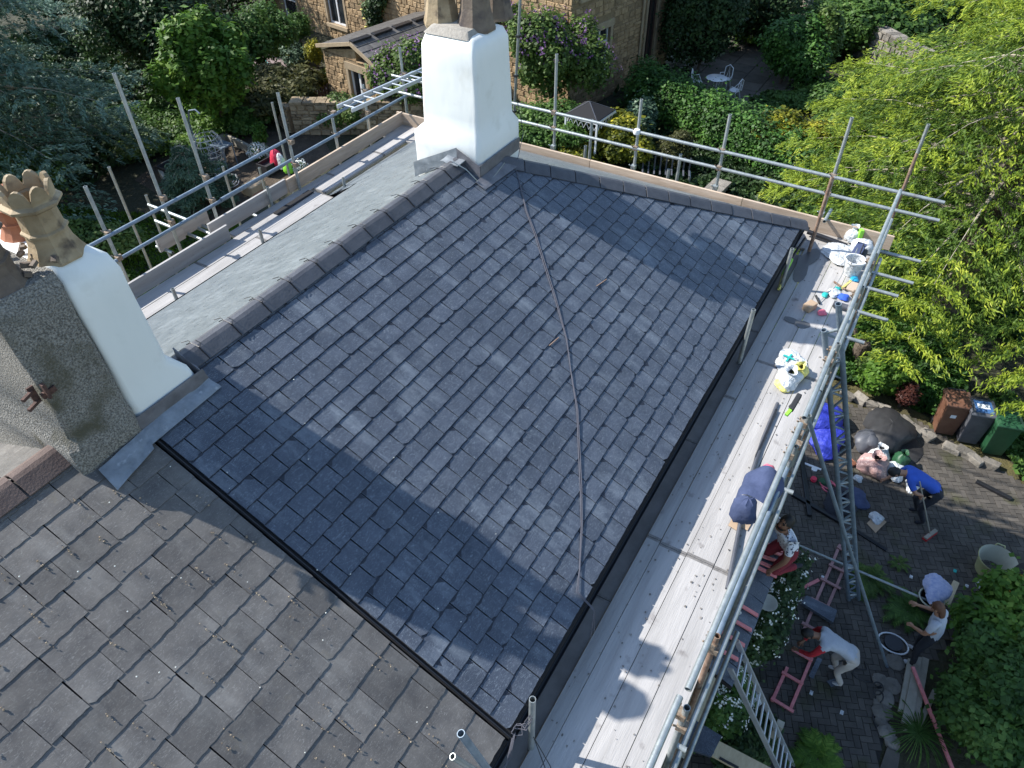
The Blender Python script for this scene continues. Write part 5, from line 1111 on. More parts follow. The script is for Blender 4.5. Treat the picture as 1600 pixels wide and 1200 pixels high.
# ------------------------------------------------------------------ people
def person(label, J, cloths, hair, hair_m, skin, scale=1.0, hairlong=False, extra=None, face=False):
    """J: joint name -> world point; one continuous skinned body, materials by nearest bone"""
    org = Vector(J['pelvis']); org.z = 0; root = thing('person', org, label, 'person')
    J = {k: Vector(v)-org for k, v in J.items()}
    rad = dict(pelvis=(.15, .12), waist=(.135, .11), chest=(.16, .12), neckb=(.075, .075), neck=(.055, .058), head=(.078, .09), crown=(.062, .07), shL=(.07, .07), shR=(.07, .07), elL=(.043, .043), elR=(.043, .043), wrL=(.03, .026), wrR=(.03, .026), paL=(.035, .02), paR=(.035, .02),
               hipL=(.095, .095), hipR=(.095, .095), knL=(.062, .062), knR=(.062, .062), anL=(.042, .042), anR=(.042, .042), toL=(.045, .032), toR=(.045, .032))
    E_ = [('pelvis', 'waist'), ('waist', 'chest'), ('chest', 'neckb'), ('neckb', 'neck'), ('neck', 'head'), ('head', 'crown')]
    for s_ in 'LR': E_ += [('chest', 'sh'+s_), ('sh'+s_, 'el'+s_), ('el'+s_, 'wr'+s_), ('wr'+s_, 'pa'+s_), ('pelvis', 'hip'+s_), ('hip'+s_, 'kn'+s_), ('kn'+s_, 'an'+s_), ('an'+s_, 'to'+s_)]
    names = list(rad); idx = {n: i for i, n in enumerate(names)}
    me = bpy.data.meshes.new('body'); me.from_pydata([J[n] for n in names], [(idx[a], idx[b]) for a, b in E_], [])
    o = bpy.data.objects.new('body', me); COL.objects.link(o)
    md = o.modifiers.new('s', 'SKIN'); md.use_smooth_shade = True; ss = o.modifiers.new('v', 'SUBSURF'); ss.levels = 2; ss.render_levels = 2
    sv = me.skin_vertices[0].data
    for n in names: sv[idx[n]].radius = rad[n]; sv[idx[n]].use_root = (n == 'pelvis')
    dg = bpy.context.evaluated_depsgraph_get(); m2 = bpy.data.meshes.new_from_object(o.evaluated_get(dg)); bpy.data.objects.remove(o)
    mats_ = [skin]+cloths; 
    for m_ in mats_: m2.materials.append(m_)
    # bone -> material index (0 skin, 1 top, 2 trousers, 3 shoes, 4 sleeve)
    def seg(p, a, b):
        ab = b-a; t = max(0, min(1, (p-a).dot(ab)/max(ab.length_squared, 1e-9))); return (p-(a+ab*t)).length, t
    bone = {}
    for (a, b) in E_:
        if a in ('neck', 'head') or b == 'neck': k = 0
        elif a == 'pelvis' and b.startswith('hip') or a.startswith('hip') or a.startswith('kn'): k = 2
        elif a.startswith('an'): k = 3
        elif a.startswith('sh'): k = 4
        elif a.startswith('el'): k = 5
        elif a.startswith('wr'): k = 0
        else: k = 1
        bone[(a, b)] = k
    for p in m2.polygons:
        c = p.center; best = (9, 0, None)
        for (a, b), k in bone.items():
            d_, t_ = seg(c, J[a], J[b]); 
            if d_ < best[0]: best = (d_, t_, (a, b))
        k = bone[best[2]]
        if k == 4: k = (4 if len(mats_) > 4 else 1) if (best[1] < .62 or extra == 'long') else 0
        elif k == 5: k = (4 if len(mats_) > 4 else 1) if (extra == 'long' and best[1] < .85) else 0
        if best[2] == ('pelvis', 'waist') and best[1] < .12: k = 2
        p.material_index = k
    m2.polygons.foreach_set('use_smooth', [True]*len(m2.polygons)); m2.name = 'body'
    from mathutils import noise as mn
    cv = set()
    for p in m2.polygons:
        if p.material_index in (1, 2, 4): cv.update(p.vertices)
    for vi in cv:
        v = m2.vertices[vi]; q = v.co*9+org; a = mn.noise(q)*.010+abs(mn.noise(q*2.1+Vector((5, 5, 5))))*.012; v.co += v.normal*(a+.004)
    bo = link('body', m2, None, root)
    # hands: four fingers and a thumb curling on
    for s_ in 'LR':
        w, pa = J['wr'+s_], J['pa'+s_]; d = (pa-w).normalized(); sdv = d.cross(Vector((0, 0, 1))); sdv = sdv.normalized() if sdv.length > .1 else Vector((1, 0, 0)); dn = -sdv.cross(d).normalized()
        if dn.z > 0: dn = -dn
        hb = MB(); hb.tube([w, w.lerp(pa, .5), pa], [.026, .036, .034], 8)
        for i in range(4):
            b0 = pa+sdv*(-.028+.019*i); l = (.03, .036, .033, .026)[i]; hb.tube([b0-d*.012, b0+d*l, b0+d*(l*1.4)+dn*l*.7, b0+d*(l*1.1)+dn*l*1.4], [.0098, .0092, .0085, .007], 6)
        b0 = w.lerp(pa, .35)-sdv*.03; hb.tube([b0, b0-sdv*.03+d*.025, b0-sdv*.025+d*.055+dn*.02], [.012, .0105, .008], 6)
        hb.build('hand', skin, root, smooth=True)
    # head with face, ears and hair
    h0, h1 = J['head'], J['crown']; ax = (h1-J['neck']).normalized(); fwd = J['face']; fwd = (Vector(fwd)+org-org) if False else Vector(J['_f'])
    fwd = (fwd-ax*fwd.dot(ax)).normalized(); rt = fwd.cross(ax).normalized(); c = h0+ax*.035
    def ell(mb, c, rx, ry, rz, n=14, k=9, cut=None):
        o0 = len(mb.v)
        for i in range(k+1):
            a = math.pi*i/k
            for j in range(n):
                b_ = 2*math.pi*j/n; q = c+rt*(rx*math.sin(a)*math.cos(b_))+fwd*(ry*math.sin(a)*math.sin(b_))+ax*(rz*math.cos(a)); mb.v.append(tuple(q))
        for i in range(k):
            for j in range(n):
                if cut and not cut(i/k, (j+.5)/n): continue
                mb.f.append((o0+i*n+j, o0+i*n+(j+1) % n, o0+(i+1)*n+(j+1) % n, o0+(i+1)*n+j)); mb.m.append(0)
    hm = MB(); ell(hm, c, .078, .096, .118); hm.build('head', skin, root, smooth=True)
    nb_ = MB(); nb_.obox(c+fwd*.10-ax*.012, rt*.012, fwd*.018, ax*.022); ell(nb_, c+rt*.08-fwd*.005-ax*.01, .012, .02, .032, 8, 5); ell(nb_, c-rt*.08-fwd*.005-ax*.01, .012, .02, .032, 8, 5); nb_.build('nose_and_ears', skin, root, smooth=True)
    eb = MB()
    for s_ in (-1, 1): ell(eb, c+rt*.032*s_+fwd*.089+ax*.012, .013, .008, .008, 8, 5); eb.obox(c+rt*.034*s_+fwd*.092+ax*.034, rt*.02, fwd*.005, ax*.005)
    eb.build('eyes_and_brows', m_hairb, root, smooth=True)
    mo = MB(); mo.obox(c+fwd*.088-ax*.052, rt*.024, fwd*.006, ax*.006); mo.build('mouth', m_maroon, root)
    hb = MB(); ell(hb, c+ax*.014-fwd*.012, .088, .100, .120, 16, 10, cut=lambda a, b_: a < .42 or (a < (.72 if not hairlong else .85) and not (.08 < b_ < .42)))
    if hairlong: ell(hb, c-fwd*.07-ax*.09, .085, .05, .15)
    if face: ell(hb, c+fwd*.028-ax*.07, .066, .072, .052, cut=lambda a, b_: a > .42)
    hb.v = [tuple(Vector(v)+Vector((random.uniform(-.004, .004),)*3)) for v in hb.v]
    hb.build('hair', hair_m, root, smooth=True)
    return root
def figure(base, face_az, pose, **kw):
    """pose: local joints (x forward, y left, z up) -> world"""
    ca, sa = math.cos(face_az), math.sin(face_az); W = {}
    for k, (x, y, z) in pose.items():
        if k in ('_f', 'face'): W[k] = (x*ca-y*sa, x*sa+y*ca, z)
        else: W[k] = (base[0]+x*ca-y*sa, base[1]+x*sa+y*ca, base[2]+z)
    return W
def solve_person(label, base, az, pose, **kw):
    W = figure(base, az, pose); W.setdefault('face', (1, 0, 0)); W['_f'] = Vector(W['_f']); 
    off = Vector(W['pelvis']); off.z = 0
    W2 = {k: v for k, v in W.items() if k not in ('_f', 'face')}; f = Vector(W['_f'])
    W2['_f'] = tuple(f+off); W2['face'] = tuple(off)
    return person(label, W2, **kw)
bend = dict(pelvis=(-.18, 0, .90), waist=(-.02, 0, 1.02), chest=(.26, 0, 1.16), neckb=(.46, 0, 1.17), neck=(.50, 0, 1.17), head=(.60, 0, 1.15), crown=(.70, 0, 1.12), shL=(.38, .19, 1.14), shR=(.38, -.19, 1.14), elL=(.52, .24, .88), elR=(.50, -.26, .88), wrL=(.70, .12, .72), wrR=(.62, -.12, .68), paL=(.76, .08, .68), paR=(.67, -.08, .63),
            hipL=(-.20, .10, .86), hipR=(-.20, -.10, .86), knL=(-.02, .13, .48), knR=(.04, -.13, .48), anL=(-.20, .13, .09), anR=(-.12, -.15, .09), toL=(-.05, .14, .04), toR=(.03, -.17, .04), _f=(.2, 0, -1))
# man bending over the frame, grey shirt with red sleeves
p = at(1302, 1010, .9); az = math.atan2(at(1262, 980, .9).y-at(1325, 1000, .9).y, at(1262, 980, .9).x-at(1325, 1000, .9).x)
solve_person('man in a grey shirt with red sleeves bending over the pink batten frame', (p.x-.15*math.cos(az), p.y-.15*math.sin(az), 0), az, bend, cloths=[m_grey, m_beige, m_shoe, m_redc], hair=1, hair_m=m_hairb, skin=m_skind, extra='long').scale = (.9, .9, .9)
p = at(1305, 1012, .0); 
# sweeping man
p = at(1444, 750, 1.1); hnd = at(1441, 775, .95); brh = at(1452, 838, .04); az2 = math.atan2(at(1415, 740, 1).y-at(1462, 750, 1).y, at(1415, 740, 1).x-at(1462, 750, 1).x)
ca, sa = math.cos(az2), math.sin(az2); bx, by = p.x-.12*ca, p.y-.12*sa
ps = dict(bend); lx = (hnd.x-bx)*ca+(hnd.y-by)*sa; ly = -(hnd.x-bx)*sa+(hnd.y-by)*ca
ps.update(wrL=(lx, ly, .97), paL=(lx+.02, ly, .93), elL=(lx*.5+.2, ly*.5+.16, 1.0), wrR=(.66, -.20, .70), paR=(.70, -.22, .64))
solve_person('man in a royal blue T-shirt stooping with a broom on the block paving', (bx, by, 0), az2, ps, cloths=[m_blue, m_dark, m_dark], hair=1, hair_m=m_hairb, skin=m_skin)
t = thing('broom', (0, 0, 0), 'long-handled broom with a reddish head held by the man in blue', 'broom')
MB().tube([hnd+(hnd-brh).normalized()*.35, brh+Vector((0, 0, .05))], .013, 8).build('handle', m_pineg, t, smooth=True)
bd = (at(1462, 828, .05)-at(1443, 842, .05)).normalized(); MB().obox(brh+Vector((0, 0, .07)), bd*.17, bd.cross(Vector((0, 0, 1)))*.035, (0, 0, .02)).build('head', m_pineg, t, bevel=.005); MB().obox(brh+Vector((0, 0, .025)), bd*.165, bd.cross(Vector((0, 0, 1)))*.045, (0, 0, .025)).build('bristles', m_redc, t)
# standing long-haired man
p = at(1462, 985, 1.0); stand = dict(pelvis=(0, 0, .95), waist=(.0, 0, 1.10), chest=(.06, 0, 1.32), neckb=(.10, 0, 1.47), neck=(.12, 0, 1.50), head=(.16, 0, 1.58), crown=(.19, 0, 1.69), shL=(.07, .19, 1.42), shR=(.07, -.19, 1.42), elL=(.10, .27, 1.16), elR=(.16, -.28, 1.18), wrL=(.30, .16, 1.02), wrR=(.42, -.20, 1.14), paL=(.36, .12, .99), paR=(.50, -.18, 1.14),
    hipL=(0, .10, .90), hipR=(0, -.10, .90), knL=(.04, .13, .50), knR=(.10, -.13, .50), anL=(-.02, .14, .09), anR=(.06, -.16, .09), toL=(.12, .16, .04), toR=(.20, -.19, .04), _f=(1, 0, -.7))
solve_person('long-haired man in a pale grey T-shirt and dark trousers standing by the green bush', (p.x, p.y, 0), R_(75), stand, cloths=[m_grey, m_dark, m_shoe], hair=1, hair_m=m_hairr, skin=m_skin, hairlong=True).scale = (.93, .93, .93)
# kneeling man on the porch roof
b0 = onporch(1224, 884, .03); kz = b0.z
kneel = dict(pelvis=(-.05, 0, .36), waist=(.02, 0, .50), chest=(.14, 0, .70), neckb=(.20, 0, .84), neck=(.21, 0, .87), head=(.20, 0, .95), crown=(.16, 0, 1.05), shL=(.15, .19, .78), shR=(.15, -.19, .78), elL=(.24, .28, .52), elR=(.26, -.24, .52), wrL=(.34, .22, .28), wrR=(.42, -.16, .30), paL=(.37, .20, .21), paR=(.46, -.14, .23),
    hipL=(-.04, .10, .32), hipR=(-.04, -.10, .32), knL=(.26, .15, .06), knR=(.24, -.15, .06), anL=(-.12, .15, .05), anR=(-.14, -.15, .05), toL=(-.24, .15, .03), toR=(-.26, -.15, .03), _f=(-.2, .1, 1))
toc = (CAM-b0); 
solve_person('bearded man in a white patterned T-shirt kneeling on the porch roof and looking up', (b0.x+.05, b0.y+.05, b0.z), math.pi-.75, {**kneel, '_f': (.85, .15, .75)}, cloths=[mat('patterned_white_cotton', (.72, .74, .78), (.05, .06, .09), 24, .9, .3, contrast=(.56, .6)), m_maroon, m_dark], hair=1, hair_m=m_hairb, skin=m_skind, face=True)

# ------------------------------------------------------------------ neighbour house
NA = R_(-10.5); NO = Vector((24.8, 12.45, 0)); nx = Vector((math.cos(NA), math.sin(NA), 0)); ny = Vector((-math.sin(NA), math.cos(NA), 0)); nz = Vector((0, 0, 1))
nb = empty('neighbour_house', (0, 0, 0), 0, 'sandstone house with white windows across the garden behind the chimney', 'house')
def stone_face(O, ex, L, H, en, openings, m, parent, name='stone', rh=.19, wl=(.22, .55), seed=0, proud=.03, z0=0):
    """rubble courses: every stone its own block, joined; a mortar wall behind them"""
    rd = random.Random(seed); b = MB(); z = z0
    while z < H:
        h = min(rh*rd.uniform(.6, 1.35), H-z+.001); x = -rd.uniform(0, .2)
        while x < L:
            w = rd.uniform(*wl); x0, x1 = max(0, x), min(L, x+w)
            if x1-x0 > .05:
                segs = [(x0, x1)]
                for (a, c, lo, hi) in openings:
                    if z+h > lo+.01 and z < hi-.01:
                        ns = []
                        for (p, q) in segs:
                            if q <= a or p >= c: ns.append((p, q))
                            else:
                                if p < a: ns.append((p, a))
                                if q > c: ns.append((c, q))
                        segs = ns
                for (p, q) in segs:
                    if q-p < .04: continue
                    d = proud*rd.uniform(.5, 1.6); c0 = O+ex*((p+q)/2)+nz*(z+h/2); j = .010
                    pts = []
                    for (sx, sz) in ((-1, -1), (1, -1), (1, 1), (-1, 1)): pts.append((c0+ex*(sx*((q-p)/2-j)+rd.uniform(-.02, .02))+nz*(sz*(h/2-j)+rd.uniform(-.02, .02))))
                    ctr = sum(pts, Vector())/4; P_ = [v-en*.02 for v in pts]+[v+en*d for v in pts]
                    P_[4:] = [ctr+en*d+(v-ctr-en*d)*.86 for v in P_[4:]]
                    b.add(P_, [(4, 5, 6, 7), (0, 1, 5, 4), (1, 2, 6, 5), (2, 3, 7, 6), (3, 0, 4, 7)])
            x += w
        z += h
    o = b.build(name, m, parent); o['kind'] = 'stuff'; return o
def wall_with(O, ex, L, H, en, openings, m, parent, th=.3):
    """wall slab cut into pieces round its openings"""
    xs = sorted({0, L, *[o_[0] for o_ in openings], *[o_[1] for o_ in openings]}); b = MB()
    for i in range(len(xs)-1):
        a, c = xs[i], xs[i+1]; cuts = sorted((lo, hi) for (p, q, lo, hi) in openings if p <= a+1e-6 and q >= c-1e-6); z = 0
        for lo, hi in cuts+[(H, H)]:
            if lo > z: b.obox(O+ex*((a+c)/2)+nz*((z+lo)/2)-en*(th/2), ex*((c-a)/2), en*(th/2), nz*((lo-z)/2))
            z = hi
    return b.build('wall', m, parent)
def window(O, ex, en, a, c, lo, hi, parent, fm=m_upvc, bars=(.5,), trans=.75, sill=True, lint=True, open_=False):
    g = MB(); w = c-a; h = hi-lo; ctr = O+ex*((a+c)/2)+nz*((lo+hi)/2)-en*.14
    def r(x0, x1, z0, z1, d=.03, off=0): g.obox(O+ex*((x0+x1)/2)+nz*((z0+z1)/2)-en*(.12-off), ex*((x1-x0)/2), en*d, nz*((z1-z0)/2))
    f = .07; r(a, a+f, lo, hi); r(c-f, c, lo, hi); r(a+f, c-f, hi-f, hi); r(a+f, c-f, lo, lo+f)
    for q in bars: r(a+w*q-f*.6, a+w*q+f*.6, lo+f, hi-f, .028)
    xs = [a+f]+[v for q in bars for v in (a+w*q-f*.6, a+w*q+f*.6)]+[c-f]
    if trans:
        for i in range(0, len(xs), 2): r(xs[i], xs[i+1], lo+h*trans-f*.4, lo+h*trans+f*.4, .026)
    fr = g.build('window', fm, parent)
    MB().obox(ctr, ex*(w/2-.01), en*.008, nz*(h/2-.01)).build('pane', m_glass, fr)
    if sill: MB().obox(O+ex*((a+c)/2)+nz*(lo-.08)+en*.02, ex*(w/2+.12), en*.09, nz*.078).build('sill', m_sandd, parent)
    if lint: MB().obox(O+ex*((a+c)/2)+nz*(hi+.13)-en*.0, ex*(w/2+.18), en*.05, nz*.128).build('lintel', m_sandd, parent)
    for s_, xx in ((-1, a), (1, c)): MB().obox(O+ex*(xx+s_*.07)+nz*((lo+hi)/2)-en*.0, ex*.068, en*.045, nz*(h/2)).build('jamb', m_sandd, parent)
def neigh_u(px, py, z, ex, O): v = at(px, py, z)-O; return v.dot(ex)
# face towards -y (in shade)
opA = [(1.35, 2.45, .9, 2.75), (0.5, 1.5, 4.15, 5.6), (5.0, 5.75, .75, 3.4)]
enA = -ny; LA = 6.9; HA = 7.2
wall_with(NO, nx, LA, HA, enA, opA, m_sandj, nb)
stone_face(NO, nx, LA, HA, enA, [(a-.16, c+.16, lo-.18, hi+.28) for a, c, lo, hi in opA[:2]]+[(opA[2][0]-.15, opA[2][1]+.15, opA[2][2]-.18, opA[2][3]+.28)], m_sand, nb, seed=1)
window(NO, nx, enA, *opA[0], nb, bars=(.5,), trans=.72); window(NO, nx, enA, *opA[1], nb, bars=(.5,), trans=0); window(NO, nx, enA, *opA[2], nb, fm=m_brownw, bars=(.5,), trans=0)
MB().tube([NO+nx*4.55+enA*.09, NO+nx*4.55+enA*.09+nz*7], .05, 8).build('downpipe', m_sandd, nb, smooth=True)
# face towards -x (lit)
enB = -nx; exB = ny; LB = 20
NB = NO+nx*.0
us = lambda px, py, z: (at(px, py, z)-NO).dot(ny)
opB = [(5.9, 7.5, 2.6, 3.9), (13.2, 14.5, .7, 2.7), (17.0, 18.2, .05, 2.4)]
wall_with(NO+ny*.02-enB*0+nx*.001, exB, LB, HA, enB, opB, m_sandj, nb)
stone_face(NO+nx*.0, exB, LB, HA, enB, [(a-.16, c+.16, lo-.18, hi+.28) for a, c, lo, hi in opB], m_sand, nb, seed=2)
window(NO, exB, enB, *opB[0], nb, bars=(.5,), trans=0); window(NO, exB, enB, *opB[1], nb, bars=(.5,), trans=0); window(NO, exB, enB, *opB[2], nb, bars=(), trans=.45)
MB().tube([NO+ny*4.2+enB*.1, NO+ny*4.2+enB*.1+nz*7], .05, 8).build('downpipe', m_sandd, nb, smooth=True)
MB().prism([NO+nz*HA-nx*.3-ny*.3, NO+nx*(LA+.3)+nz*HA-ny*.3, NO+nx*(LA+.3)+ny*(LB+.3)+nz*HA, NO-nx*.3+ny*(LB+.3)+nz*HA], (0, 0, .1)).build('roof', m_oldslate, nb)
MB().obox(NO+nx*LA+ny*6+nz*3.6, nx*.15, ny*5.9, nz*3.6).build('wall', m_sandj, nb)
# single-storey extension
ex_ = empty('stone_outbuilding', (0, 0, 0), 0, 'small sandstone outbuilding with a two-pitch slate roof and white window', 'outbuilding')
EO = NO+ny*4.75-nx*5.1; EL, EH = 3.3, 2.15
opE = [(.9, 1.85, .45, 1.75)]
wall_with(EO, ny, EL, EH, -nx, opE, m_sandj, ex_); stone_face(EO, ny, EL, EH, -nx, [(a-.14, c+.14, lo-.17, hi+.27) for a, c, lo, hi in opE], m_sand, ex_, seed=4, rh=.16, wl=(.18, .42))
window(EO, ny, -nx, *opE[0], ex_, bars=(.5,), trans=0)
wall_with(EO+nx*.001, nx, 5.0, EH, -ny, [], m_sandj, ex_); stone_face(EO, nx, 5.0, EH, -ny, [], m_sand, ex_, seed=5)
wall_with(EO+ny*EL+nx*.3, nx, 4.7, EH, ny, [], m_sandj, ex_)
MB().prism([EO+ny*1.3+nz*(EH+.0), EO+ny*EL+nz*EH, EO+ny*1.3+nz*(EH+.42)], nx*.25).build('gable', m_sand, ex_)
rA = [EO-nx*.15-ny*.15+nz*EH, EO+nx*5.0-ny*.15+nz*EH, EO+nx*5.0+ny*1.3+nz*(EH+.62), EO-nx*.15+ny*1.3+nz*(EH+.62)]
MB().prism(rA, (0, 0, .04)).build('roof', m_under, ex_); MB().prism([EO-nx*.15+ny*1.3+nz*(EH+.62), EO+nx*5.0+ny*1.3+nz*(EH+.62), EO+nx*5.0+ny*(EL+.15)+nz*(EH+.12), EO-nx*.15+ny*(EL+.15)+nz*(EH+.12)], (0, 0, .05)).build('roof', m_oldslate, ex_)
for i in range(9):
    for j in range(5):
        a = rA[0].lerp(rA[1], i/9+.002); b_ = rA[0].lerp(rA[1], (i+1)/9-.002); u = (rA[3]-rA[0])/5
        q = [a+u*j+nz*(.075), b_+u*j+nz*.075, b_+u*(j+1.15)+nz*.05, a+u*(j+1.15)+nz*.05]; MB().prism(q, (0, 0, .012)).build('slate', m_oldslate, ex_)
for i in range(5):
    a = rA[3].lerp(rA[2], i/5+.01); b_ = rA[3].lerp(rA[2], (i+1)/5-.02); MB().bar(a+nz*.09, b_+nz*.09, .26, .07).build('ridge_tile', m_gutter, ex_, bevel=.02)
for e in ((rA[0], rA[3]), (rA[3], EO-nx*.15+ny*(EL+.15)+nz*(EH+.12))): MB().bar(e[0]-nx*.02+nz*.03, e[1]-nx*.02+nz*.03, .05, .13).build('verge_board', m_sandd, ex_)
# glazed porch on the shaded side
gp = empty('garden_canopy', (0, 0, 0), 0, 'small white-framed canopy with a hipped felt roof below the neighbour\'s window', 'canopy')
c = at(925, 165, 2.0); 
cc = [Vector((c.x-.6, c.y-.5, 1.75)), Vector((c.x+.6, c.y-.6, 1.75)), Vector((c.x+.7, c.y+.6, 1.75)), Vector((c.x-.5, c.y+.7, 1.75))]; tp = Vector((c.x, c.y+.1, 2.1))
for i in range(4):
    MB().prism([cc[i], cc[(i+1) % 4], tp], (0, 0, .03)).build('roof_panel', m_under, gp); MB().bar(cc[i]-nz*.04, cc[(i+1) % 4]-nz*.04, .05, .07).build('eaves_rail', m_upvc, gp); MB().bar(Vector((cc[i].x, cc[i].y, 0)), cc[i]-nz*.08, .06, .06, up=(1, 0, 0)).build('post', m_upvc, gp)
    MB().bar(cc[i], tp+nz*.01, .03, .05).build('hip_bar', m_bingy, gp)
    a, b_ = cc[i], cc[(i+1) % 4]
    for k in range(6): MB().tube([a.lerp(b_, k/6)-nz*.08, a.lerp(b_, (k+.5)/6)-nz*.3, a.lerp(b_, (k+1)/6)-nz*.08], .012, 5).build('fretwork', m_upvc, gp)
# garden stone wall
def stone_wall(A_, B_, H, th, label, seed, m=m_stone, rh=.17):
    A_, B_ = Vector(A_), Vector(B_); e = (B_-A_).normalized(); L = (B_-A_).length; n_ = e.cross(nz); r = empty('stone_wall', (0, 0, 0), 0, label, 'wall')
    MB().obox((A_+B_)/2+nz*H/2, e*L/2, n_*(th/2-.03), nz*(H/2)).build('wall_core', m_sandj, r)
    stone_face(A_+n_*(th/2-.03), e, L, H, n_, [], m, r, seed=seed, rh=rh, proud=.05); stone_face(A_-n_*(th/2-.03), e, L, H, -n_, [], m, r, seed=seed+1, rh=rh, proud=.05)
    b = MB(); x = 0; rd = random.Random(seed)
    while x < L:
        w = rd.uniform(.25, .5); b.obox(A_+e*(x+w/2)+nz*(H+.04), e*(w/2-.012), n_*(th/2+.03), nz*rd.uniform(.035, .06)); x += w
    b.build('coping_stones', m, r, bevel=.01)['kind'] = 'stuff'
m_wallst = mat('garden_wall_stone', (.20, .15, .09), (.40, .31, .20), 3, .95, 1, 14, var=.35, bdist=.04, spot=(.07, .06, .03), spotscale=4, spotth=.58)
stone_wall((20.6, 26.2, 0), (18.6, 20.8, 0), .95, .45, 'rough garden wall below the gravel patch, furthest left', 21, m_wallst)
stone_wall((18.6, 20.75, 0), (21.2, 16.2, 0), 1.15, .5, 'rough sunlit garden wall behind the corner of the scaffold', 23, m_wallst)
stone_wall((33.8, 1.2, 0), (37.5, 4.8, 0), 1.5, .5, 'shaded boulder wall below the top right tree', 25, m_stone, .35)
stone_wall((17.8, 5.6, 0), (21.5, 5.3, 0), .5, .5, 'low stone terrace wall just beyond the hip end scaffold', 27, m_stone, .2)
# timber-edged beds
for (a, b_, lb) in (((255, 262), (352, 214), 'timber edging along the back of the raised bed'), ((352, 214), (430, 252), 'short timber edging beside the white-flowered plant'), ((250, 268), (270, 300), 'timber edging end by the lawn')):
    p, q = at(*a, .15), at(*b_, .15); o = MB().bar(p, q, .12, .3).build('bed_edging', m_pineg, bevel=.01); tag(o, lb, 'edging')
# picket fence
pf_ = thing('picket_fence', (0, 0, 0), 'short brown picket fence beside the stone outbuilding', 'fence'); a, b_ = at(493, 178, 0), at(523, 160, 0)
for i in range(7):
    c = a.lerp(b_, (i+.5)/7); e = (b_-a).normalized(); MB().obox(c+nz*.42, e*.05, e.cross(nz)*.012, nz*.42).build('picket', m_brownw, pf_, bevel=.004)
for z_ in (.22, .62): MB().bar(a+nz*z_-Vector((.03, .03, 0)), b_+nz*z_-Vector((.03, .03, 0)), .03, .06).build('rail', m_brownw, pf_)
# garden furniture and bags on the soil bed
q = at(335, 262, 0); ck = thing('egg_chair', (q.x, q.y, 0), 'hanging white wire egg chair on a curved metal stand', 'chair')
b = MB(); c0 = Vector((0, 0, .75))
for i in range(14):
    az_ = math.pi*2*i/14; b.tube([c0+Vector((.52*math.cos(az_)*math.sin(t_), .52*math.sin(az_)*math.sin(t_), .62*math.cos(t_))) for t_ in [math.pi*k/10 for k in range(2, 10)]], .010, 4)
for k in range(3, 9): t_ = math.pi*k/10; b.tube([c0+Vector((.52*math.sin(t_)*math.cos(a_), .52*math.sin(t_)*math.sin(a_), .62*math.cos(t_))) for a_ in [2*math.pi*j/18 for j in range(19)]], .010, 4)
rd = random.Random(3)
for i in range(26):
    a_ = rd.uniform(0, 6.28); t_ = rd.uniform(.7, 2.6); b.tube([c0+Vector((.53*math.sin(t_+s)*math.cos(a_+s*1.4), .53*math.sin(t_+s)*math.sin(a_+s*1.4), .63*math.cos(t_+s))) for s in (0, .2, .4, .6)], .008, 4)
b.build('basket', m_wicker, ck); MB().tube([(.0, .7, .02), (.1, .75, .8), (.05, .68, 1.5), (0, .4, 1.95), (0, .05, 2.05), (0, -.12, 1.95)], .028, 8).build('stand', m_steelb, ck, smooth=True)
MB().tube([(.55*math.cos(a_), .3+.55*math.sin(a_), .03) for a_ in [2*math.pi*k/20 for k in range(21)]], .025, 6).build('base_ring', m_steelb, ck, smooth=True); MB().box((-.3, -.3, .32), (.3, .3, .42)).build('cushion', m_bingy, ck, bevel=.04)
q = at(345, 225, .8); o = MB().box((q.x-.25, q.y-.3, .75), (q.x+.25, q.y+.3, .80)).build('mesh_table', m_steelb); tag(o, 'square mesh-topped table behind the egg chair', 'table'); 
for sx in (-1, 1):
    for sy in (-1, 1): MB().box((q.x+.23*sx-.015, q.y+.28*sy-.015, 0), (q.x+.23*sx+.015, q.y+.28*sy+.015, .75)).build('leg', m_steelb, o)
def planter(px, py, label): 
    q = at(px, py, 0); t = thing('planter', (q.x, q.y, 0), label, 'planter'); 
    for a, b_ in (((-.4, -.25, 0), (.4, -.21, .4)), ((-.4, .21, 0), (.4, .25, .4)), ((-.4, -.21, 0), (-.36, .21, .4)), ((.36, -.21, 0), (.4, .21, .4)), ((-.36, -.21, 0), (.36, .21, .28))): MB().box(a, b_).build('side', m_black, t)
    return t
planter(272, 272, 'black planter box beside the compost sacks at the left of the bed'); planter(425, 268, 'black planter box under the upright red sacks')
for (px, py, z_, r, m_, lb) in ((288, 262, .35, (.3, .24, .22), m_redp, 'red and white compost sack lying on the left planter'), (290, 266, .55, (.24, .18, .08), m_yel, 'yellow label side of a compost sack on top of the left pile'), (290, 292, .05, (.3, .3, .28), m_redp, 'crumpled red and white sack in front of the left planter'), (296, 288, .32, (.2, .18, .12), m_bag, 'white torn sack piece on the crumpled red sack'),
                              (434, 258, .4, (.16, .22, .55), m_redp, 'tall upright red sack in the right planter'), (441, 262, .42, (.08, .18, .5), m_bag, 'white printed sack face beside the tall red sack'), (452, 268, .35, (.14, .16, .35), m_lime, 'green and blue feed sack right of the tall red sack'), (459, 262, .35, (.1, .14, .3), m_redp, 'narrow red sack at the right end of the pile')):
    q = at(px, py, z_*.6); sack('compost_sack', (q.x, q.y, z_*.5), r, m_, lb, 'sack', int(px), False)
for (px, py, lb) in ((400, 300, 'old stone block beside the toe board'), (415, 305, 'flat reddish stone beside the old stone block')):
    q = at(px, py, 0); o = MB().box((q.x-.35, q.y-.25, 0), (q.x+.3, q.y+.25, .35 if px == 400 else .12)).build('stone_block', m_sandd if px == 400 else m_red, bevel=.04); tag(o, lb, 'stone')
